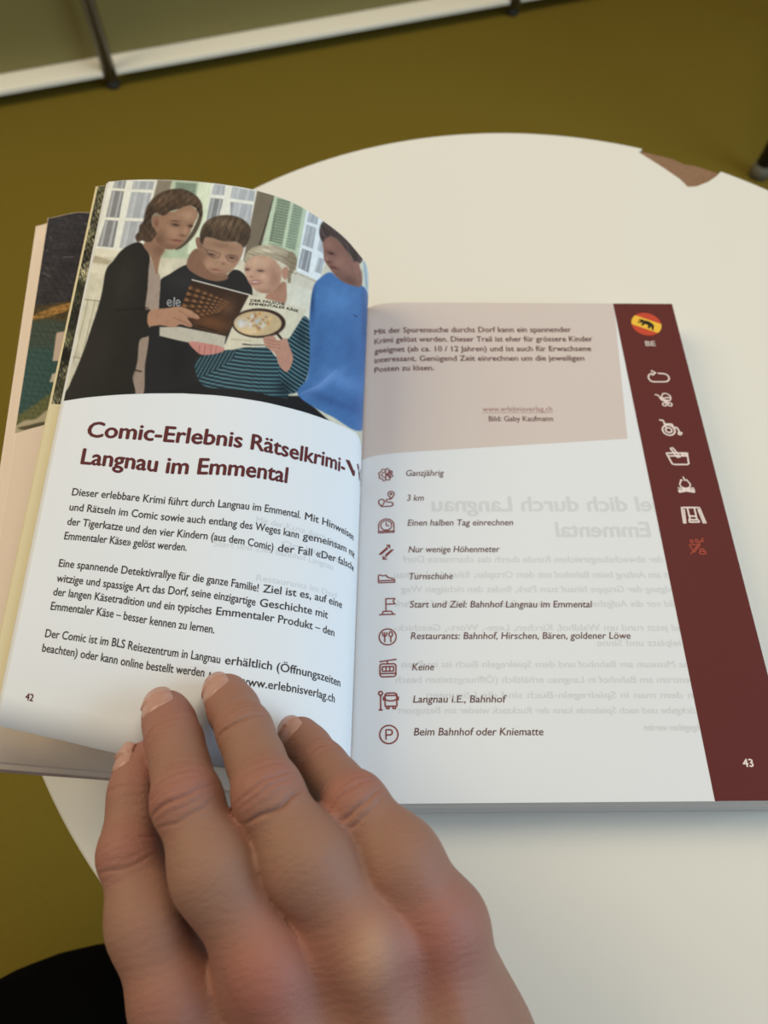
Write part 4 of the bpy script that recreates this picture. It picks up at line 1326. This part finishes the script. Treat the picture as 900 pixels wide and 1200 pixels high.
# joints from the tip inwards: pad, far joint, middle joint, mid-shaft, knuckle
FING = {
    'index': dict(j=[J(352, 864, 0.0400), J(379, 899, 0.0490), J(416, 944, 0.0610), J(468, 1008, 0.0615), J(512, 1078, 0.0535)],
                  r=[0.0056, 0.0061, 0.0070, 0.0086, 0.0118]),
    'middle': dict(j=[J(266, 817, 0.0476), J(287, 857, 0.0580), J(314, 930, 0.0660), J(361, 1010, 0.0660), J(432, 1108, 0.0575)],
                   r=[0.0063, 0.0067, 0.0073, 0.0089, 0.0122]),
    'ring': dict(j=[J(195, 837, 0.0496), J(205, 870, 0.0560), J(219, 938, 0.0635), J(252, 1022, 0.0640), J(318, 1130, 0.0565)],
                 r=[0.0063, 0.0067, 0.0073, 0.0087, 0.0116]),
    'pinky': dict(j=[J(165, 897, 0.0484), J(159, 930, 0.0505), J(155, 1000, 0.0530), J(176, 1080, 0.0540), J(205, 1160, 0.0490)],
                  r=[0.0058, 0.0064, 0.0071, 0.0086, 0.0108]),
}
WR = J(484, 1500, 0.0360)                     # wrist
arm_dir = WR - (FING['middle']['j'][4] + FING['ring']['j'][4]) / 2
arm_dir /= np.linalg.norm(arm_dir)
arm_dir[2] = -0.05
lat = np.cross(arm_dir, [0, 0, 1.0])
lat /= np.linalg.norm(lat)
if lat[0] < 0:
    lat = -lat                                # towards the thumb side
CARP = {'index': WR + lat * 0.017 + (0, 0, 0.001), 'middle': WR + lat * 0.006 + (0, 0, 0.003), 'ring': WR - lat * 0.006 + (0, 0, 0.002), 'pinky': WR - lat * 0.017 - (0, 0, 0.002)}
THUMB = [WR + lat * 0.016 - arm_dir * 0.010 + np.array([0, 0, -0.008]), J(543, 1240, 0.0310), np.array([0.0170, -0.2520, 0.0170]), np.array([-0.0030, -0.2270, 0.0135])]
ARM_END = WR + arm_dir * 0.10


def finger_sdf(X, k):
    f = FING[k]
    j, r = f['j'], f['r']
    d = capsule(X, j[0], j[1], r[0], r[1])
    d = smin(d, capsule(X, j[1], j[2], r[1] * 0.97, r[2] * 0.98), 0.003)
    d = smin(d, capsule(X, j[2], j[3], r[2] * 0.98, r[3]), 0.004)
    d = smin(d, capsule(X, j[3], j[4], r[3], r[4] * 0.86), 0.006)
    d = smin(d, ball(X, j[2] + np.array([0, 0, 0.0006]), r[2] * 1.0), 0.003)
    # fleshy pads on the gripping side
    d = smin(d, ball(X, (j[0] * 0.6 + j[1] * 0.4) + np.array([0, 0, -0.0010]), r[0] * 0.98), 0.003)
    return smin(d, ball(X, (j[1] + j[2]) / 2 + np.array([0, 0, -0.0018]), r[1] * 0.90), 0.004)


def hand_sdf(X):
    palm = None
    for k, f in FING.items():
        m = f['j'][4]
        c = CARP[k]
        m = m + (c - m) * 0.06
        d = capsule(X, m, c, f['r'][4] - 0.0008, 0.0140)
        low = np.array([0, 0, -0.010])
        d = smin(d, capsule(X, m + low - (m - c) * 0.10, c + low * 0.6, f['r'][4] - 0.001, 0.0135), 0.008)
        palm = d if palm is None else smin(palm, d, 0.009)
    d = capsule(X, WR - lat * 0.010, ARM_END - lat * 0.011, 0.0195, 0.0245)
    d = smin(d, capsule(X, WR + lat * 0.010, ARM_END + lat * 0.011, 0.0195, 0.0250), 0.02)
    palm = smin(palm, d, 0.02)
    th = capsule(X, THUMB[0], THUMB[1], 0.0165, 0.0135)
    th = smin(th, capsule(X, THUMB[1], THUMB[2], 0.0120, 0.0102), 0.008)
    th = smin(th, capsule(X, THUMB[2], THUMB[3], 0.0102, 0.0078), 0.005)
    palm = smin(palm, th, 0.022)
    # web between thumb root and index
    palm = smin(palm, capsule(X, FING['index']['j'][4] + np.array([-0.007, -0.030, -0.015]), THUMB[1] + np.array([-0.005, 0, -0.002]), 0.0085, 0.0095), 0.012)
    fd = [finger_sdf(X, k) for k in FING]
    fa = fd[0]
    for d in fd[1:]:
        fa = smin(fa, d, 0.0016)
    return smin(palm, fa, 0.0070)


def surface_nets(lo, hi, h, fn):
    nx, ny, nz = [int(math.ceil((b - a) / h)) + 1 for a, b in zip(lo, hi)]
    gx_, gy_, gz_ = [np.arange(n_) * h + a for n_, a in zip((nx, ny, nz), lo)]
    D = np.empty((nx, ny, nz), np.float32)
    for i0 in range(0, nx, 16):
        sl = gx_[i0:i0 + 16]
        X = np.stack(np.meshgrid(sl, gy_, gz_, indexing='ij'), -1).astype(np.float32)
        D[i0:i0 + 16] = fn(X)
    S = D < 0
    cnt = np.zeros((nx - 1, ny - 1, nz - 1), np.float32)
    acc = np.zeros((nx - 1, ny - 1, nz - 1, 3), np.float32)
    cs = [(a, b, c) for a in (0, 1) for b in (0, 1) for c in (0, 1)]
    def sub(A_, c):
        return A_[c[0]:nx - 1 + c[0], c[1]:ny - 1 + c[1], c[2]:nz - 1 + c[2]]
    for c0 in cs:
        for ax in range(3):
            if c0[ax] == 0:
                c1 = list(c0); c1[ax] = 1
                d0, d1 = sub(D, c0), sub(D, c1)
                mk = (d0 < 0) != (d1 < 0)
                t = np.where(mk, d0 / np.where(mk, d0 - d1, 1), 0)
                for k in range(3):
                    acc[..., k] += np.where(mk, c0[k] + (t if k == ax else 0), 0)
                cnt += mk
    act = cnt > 0
    idx = -np.ones(act.shape, np.int64)
    idx[act] = np.arange(act.sum())
    ii = np.argwhere(act)
    V = (ii + acc[act] / cnt[act][:, None]) * h + np.array(lo)
    Fc = []
    for ax in range(3):
        o1, o2 = [(1, 2), (2, 0), (0, 1)][ax]
        s0 = [slice(1, -1)] * 3; s1 = [slice(1, -1)] * 3
        s0[ax] = slice(0, -1); s1[ax] = slice(1, None)
        a, b = S[tuple(s0)], S[tuple(s1)]
        e = np.argwhere(a != b)
        st = a[a != b]
        base = e.copy()
        base[:, o1] += 1; base[:, o2] += 1
        def cell(d1_, d2_):
            q = base.copy(); q[:, o1] -= d1_; q[:, o2] -= d2_
            return idx[q[:, 0], q[:, 1], q[:, 2]]
        q = np.stack([cell(1, 1), cell(0, 1), cell(0, 0), cell(1, 0)], 1)
        q[~st] = q[~st][:, ::-1]
        Fc.append(q)
    return V, np.vstack(Fc)


allj = np.vstack([np.vstack(f['j']) for f in FING.values()] + [np.vstack(THUMB), [ARM_END, WR]])
lo_, hi_ = allj.min(0) - 0.029, allj.max(0) + 0.029
HV, HF = surface_nets(lo_, hi_, 0.00085, hand_sdf)
me = bpy.data.meshes.new('tmp')
me.from_pydata([tuple(v) for v in HV], [], [tuple(int(i) for i in f) for f in HF])
o = bpy.data.objects.new('tmp', me)
col.objects.link(o)
md = o.modifiers.new('s', 'SMOOTH'); md.iterations = 3; md.factor = 0.5
md = o.modifiers.new('d', 'SUBSURF'); md.levels = 1; md.render_levels = 1
ev = o.evaluated_get(bpy.context.evaluated_depsgraph_get())
m2 = ev.to_mesh()
HV = np.empty(len(m2.vertices) * 3); m2.vertices.foreach_get('co', HV); HV = HV.reshape(-1, 3)
HN = np.empty(len(m2.vertices) * 3); m2.vertices.foreach_get('normal', HN); HN = HN.reshape(-1, 3)
HF = [tuple(p.vertices) for p in m2.polygons]
ev.to_mesh_clear()
bpy.data.objects.remove(o)

# skin folds over the finger joints, and the skin's own colour
rng = np.random.RandomState(4)
disp = np.zeros(len(HV))
red = np.zeros(len(HV))
pale = np.zeros(len(HV))


def wob(p, s, seed):
    r_ = np.random.RandomState(seed)
    out = np.zeros(len(p))
    for _ in range(5):
        k = r_.normal(size=3) * s
        out += np.sin(p @ k + r_.uniform(0, 6.28))
    return out / 5


W1, W2 = wob(HV, 420, 1), wob(HV, 180, 2)
NAILDIR = {}
for fi, (k, f) in enumerate(FING.items()):
    j, r = f['j'], f['r']
    for ji, lines, dep, wid, half in ((2, (-0.0062, -0.0042, -0.0024, -0.0008, 0.0009, 0.0027, 0.0046, 0.0064), 0.00066, 0.00045, 0.0085),
                                      (1, (-0.0026, -0.0008, 0.0010, 0.0028), 0.00050, 0.00042, 0.0075)):
        t = j[ji - 1] - j[ji + 1]
        t /= np.linalg.norm(t)
        up_ = np.array([0, 0, 1.0]) - t * t[2]
        up_ /= np.linalg.norm(up_)
        la = np.cross(t, up_)
        q = HV - j[ji]
        a, b, c = q @ t, q @ la, q @ up_
        own = (np.sqrt(b * b + c * c) < r[ji] * 1.35) & (np.abs(a) < 0.014)
        dors = np.clip((HN @ up_) * 1.8 - 0.1, 0, 1)
        e = np.zeros(len(HV))
        for li, x0 in enumerate(lines):
            bow = x0 * (1 - 0.55 * (b / half) ** 2) * 1.15
            wgt = 0.55 + 0.45 * math.sin(li * 2.3 + fi * 1.7)
            e -= wgt * np.exp(-((a - bow + W1 * 0.00055) / wid) ** 2)
        e *= dep * (0.5 if k == 'pinky' else 1.0) * np.exp(-(b / half) ** 4) * np.clip(1 + 0.7 * W2, 0, 2)
        e += (0.0005 if ji == 2 else 0.0002) * np.exp(-(a / 0.006) ** 2 - (b / 0.006) ** 2)
        disp += np.where(own, e * dors, 0)
        red += np.where(own, (0.55 if ji == 2 else 0.2) * np.exp(-(a / 0.006) ** 2) * dors, 0)
    q = HV - j[0]
    red += 0.4 * np.exp(-(np.linalg.norm(q, axis=1) / 0.011) ** 2)
    q = HV - (j[4] + np.array([0, -0.004, 0.010]))
    red += {'index': 0.8, 'middle': 0.3, 'ring': 0.9, 'pinky': 0.45}[k] * np.exp(-(np.linalg.norm(q * np.array([1, 0.8, 1]), axis=1) / 0.012) ** 2)
    # knuckle heads and the tendons behind them
    up_ = np.array([0, 0, 1.0])
    dz = np.clip(HN[:, 2] * 1.6 - 0.3, 0, 1)
    q = HV - j[4]
    disp += dz * 0.0028 * np.exp(-((q[:, 0] ** 2 + q[:, 1] ** 2) / 0.0085 ** 2))
    ax = CARP[k] - j[4]
    ln = np.linalg.norm(ax); ax /= ln
    s = q @ ax
    dd = np.linalg.norm(q[:, :2] - s[:, None] * ax[:2], axis=1)
    disp += dz * 0.0016 * np.exp(-(dd / 0.0035) ** 2) * np.clip(s / 0.012, 0, 1) * np.clip((ln - s) / 0.03, 0, 1)
q = HV - (FING['middle']['j'][4] + np.array([0.000, -0.001, 0.012]))
pale += np.exp(-(q[:, 0] ** 2 / 0.004 ** 2 + q[:, 1] ** 2 / 0.006 ** 2 + q[:, 2] ** 2 / 0.01 ** 2))
# hollows between the knuckles
for ka, kb, dep in (('index', 'middle', 0.0030), ('middle', 'ring', 0.0022), ('ring', 'pinky', 0.0018)):
    m_ = (FING[ka]['j'][4] + FING[kb]['j'][4]) / 2
    ax = (CARP[ka] + CARP[kb]) / 2 - m_
    ax /= np.linalg.norm(ax)
    q = HV - m_
    s = q @ ax
    dd = np.linalg.norm(q[:, :2] - s[:, None] * ax[:2], axis=1)
    disp -= dep * np.clip(HN[:, 2] * 1.6 - 0.3, 0, 1) * np.exp(-(dd / 0.0048) ** 2) * np.exp(-((s - 0.009) / 0.014) ** 2)
# fine cross-folds on the back of the hand
yb = HV @ arm_dir
disp += 0.00003 * np.sin(yb * 3200 + 7 * W2 + 4 * W1) * np.clip(HN[:, 2], 0, 1)
mott = wob(HV, 300, 7) * 0.5 + wob(HV, 900, 8) * 0.5
base = np.array(lin((144, 106, 87)))
cred = np.array(lin((156, 98, 86)))
cpale = np.array(lin((226, 190, 150)))
red = np.clip(red + 0.18 * mott + 0.05, 0, 0.95)[:, None]
HC = base * (1 - red) + cred * red
HC = HC * (1 - 0.25 * pale[:, None]) + cpale * 0.25 * pale[:, None]
HV = HV + HN * disp[:, None]

M_skin = mat('skin', (196, 148, 124), 0.58, 0.3, attr='print')
nt = M_skin.node_tree
b_ = nt.nodes['Principled BSDF']
b_.inputs['Subsurface Weight'].default_value = 0.06
b_.inputs['Subsurface Radius'].default_value = (1.0, 0.35, 0.2)
b_.inputs['Subsurface Scale'].default_value = 0.0025
tc = nt.nodes.new('ShaderNodeTexCoord')
vo = nt.nodes.new('ShaderNodeTexVoronoi')
vo.feature = 'DISTANCE_TO_EDGE'
vo.inputs['Scale'].default_value = 1150
no = nt.nodes.new('ShaderNodeTexNoise')
no.inputs['Scale'].default_value = 700
no.inputs['Detail'].default_value = 4
ad = nt.nodes.new('ShaderNodeMath'); ad.operation = 'ADD'
bp = nt.nodes.new('ShaderNodeBump')
bp.inputs['Strength'].default_value = 0.4
bp.inputs['Distance'].default_value = 0.0003
nt.links.new(tc.outputs['Object'], vo.inputs['Vector'])
mp_ = nt.nodes.new('ShaderNodeMapping')
mp_.inputs['Scale'].default_value = (0.45, 2.0, 1.0)
mp_.inputs['Rotation'].default_value = (0, 0, 0.35)
nt.links.new(tc.outputs['Object'], mp_.inputs['Vector'])
nt.links.new(mp_.outputs['Vector'], no.inputs['Vector'])
nt.links.new(vo.outputs['Distance'], ad.inputs[0])
nt.links.new(no.outputs['Fac'], ad.inputs[1])
nt.links.new(ad.outputs[0], bp.inputs['Height'])
nt.links.new(bp.outputs['Normal'], b_.inputs['Normal'])
M_nail = mat('fingernail', (176, 132, 116), 0.35, 0.5, coat=0.1)
M_cloth = mat('black_knit', (9, 9, 10), 1.0, 0.02, bump=(1800, 0.5, 0.001))

person = obj('person', HV, HF, M_skin, None, True, HC)
person['label'] = 'left hand of the reader with fingers spread flat on the curled page'
person['category'] = 'person'


def nail(k, roll, length, half_deg, start):
    f = FING[k]
    t = f['j'][0] - f['j'][1]
    t /= np.linalg.norm(t)
    view = CAM - f['j'][0]
    d = view - t * (view @ t)
    d /= np.linalg.norm(d)
    l = np.cross(t, d)
    d, l = math.cos(roll) * d + math.sin(roll) * l, math.cos(roll) * l - math.sin(roll) * d
    nu, nv = 21, 21
    U, Vv = np.meshgrid(np.linspace(-1, 1, nu), np.linspace(0, 1, nv), indexing='ij')
    vv = Vv.copy()
    # rounded root and rounded free edge
    vv = 0.16 * (U ** 2) * (1 - Vv) + Vv * (1 - 0.13 * U ** 2 * Vv)
    ph = np.radians(half_deg) * U
    org = f['j'][0] + t * start + t * (vv * length)[..., None]
    dirs = np.cos(ph)[..., None] * d + np.sin(ph)[..., None] * l
    s = np.full(U.shape, 0.012)
    for _ in range(60):
        s -= finger_sdf((org + dirs * s[..., None]).astype(np.float32), k) * 0.7
        s = np.maximum(s, 0.0005)
    # over the very tip the plate carries on straight instead of rounding down
    smax = s[:, : nv // 2].max(axis=1)[:, None]
    s = np.where(vv > 0.55, np.maximum(s, smax - (vv - 0.55) * 0.0035), s)
    lift = 0.00042 - 0.0004 * np.abs(U) ** 4 - 0.0006 * np.exp(-Vv / 0.06)
    T_ = org + dirs * (s + lift)[..., None]
    Bt = org + dirs * (s + lift - 0.0006)[..., None]
    idx = np.arange(nu * nv).reshape(nu, nv)
    V = np.vstack([T_.reshape(-1, 3), Bt.reshape(-1, 3)])
    o_ = nu * nv
    q = np.stack([idx[:-1, :-1], idx[1:, :-1], idx[1:, 1:], idx[:-1, 1:]], -1).reshape(-1, 4)
    Fc = [tuple(x) for x in q] + [tuple(x[::-1] + o_) for x in q]
    loop = list(idx[:, 0]) + list(idx[-1, 1:]) + list(idx[-2::-1, -1]) + list(idx[0, -2:0:-1])
    for i in range(len(loop)):
        jn = (i + 1) % len(loop)
        Fc.append((loop[jn], loop[i], loop[i] + o_, loop[jn] + o_))
    bm = bmesh.new()
    vv_ = [bm.verts.new(x) for x in V]
    for x in Fc:
        bm.faces.new([vv_[i] for i in x])
    bmesh.ops.recalc_face_normals(bm, faces=bm.faces[:])
    return bm_obj('fingernail', bm, M_nail, person, True)


nail('middle', -0.35, 0.0104, 43, -0.0050)
nail('ring', -0.30, 0.0098, 43, -0.0048)
nail('index', -0.30, 0.0092, 46, -0.0042)
nail('pinky', -1.05, 0.0080, 34, -0.0036)

# knit sleeve at the wrist end and the reader's dark trousers below the table edge
pts = [WR + arm_dir * s for s in (0.055, 0.058, 0.07, 0.10, 0.16, 0.24)]
v, f = tube(pts, (0.036, 0.039, 0.040, 0.043, 0.048, 0.052), 40)
obj('sleeve', v, f, M_cloth, person, True)
KN = P(38, 1526, -0.16)
pts = spline([KN + np.array([0.005, 0.03, -0.36]), KN + np.array([0, 0.028, -0.2]), KN + np.array([0, 0.022, -0.07]), KN + np.array([0, 0.0, -0.012]), KN + np.array([0.0, -0.06, 0.0]), KN + np.array([0.01, -0.20, 0.0]), KN + np.array([0.03, -0.36, 0.01])], 60)
rad = np.interp(np.linspace(0, 1, 60), [0, 0.3, 0.45, 0.55, 1], [0.080, 0.090, 0.105, 0.115, 0.118])
v, f = tube(pts, rad, 48)
obj('trousers', v, f, M_cloth, person, True)


# the reader's upper body, leaning over the table behind the camera
TO = np.array([0.06, -0.60, 0.0])
rings = [(-0.24, 0.17, 0.12, 0.0), (-0.12, 0.175, 0.125, 0.0), (0.05, 0.18, 0.125, 0.01), (0.20, 0.20, 0.125, 0.03), (0.30, 0.205, 0.115, 0.05), (0.36, 0.17, 0.10, 0.06), (0.40, 0.09, 0.07, 0.07), (0.43, 0.062, 0.062, 0.08)]
V, Fc = [], []
NS = 40
for z, rx, ry, fy in rings:
    for i in range(NS):
        a_ = 2 * math.pi * i / NS
        V.append(TO + np.array([rx * math.cos(a_), ry * math.sin(a_) + fy, z]))
for i in range(len(rings) - 1):
    for k in range(NS):
        Fc.append((i * NS + k, i * NS + (k + 1) % NS, (i + 1) * NS + (k + 1) % NS, (i + 1) * NS + k))
Fc += [tuple(range(NS))[::-1], tuple((len(rings) - 1) * NS + k for k in range(NS))]
obj('jumper', V, Fc, M_cloth, person, True)

for o in bpy.data.objects:
    if '_org' in o:
        del o['_org']
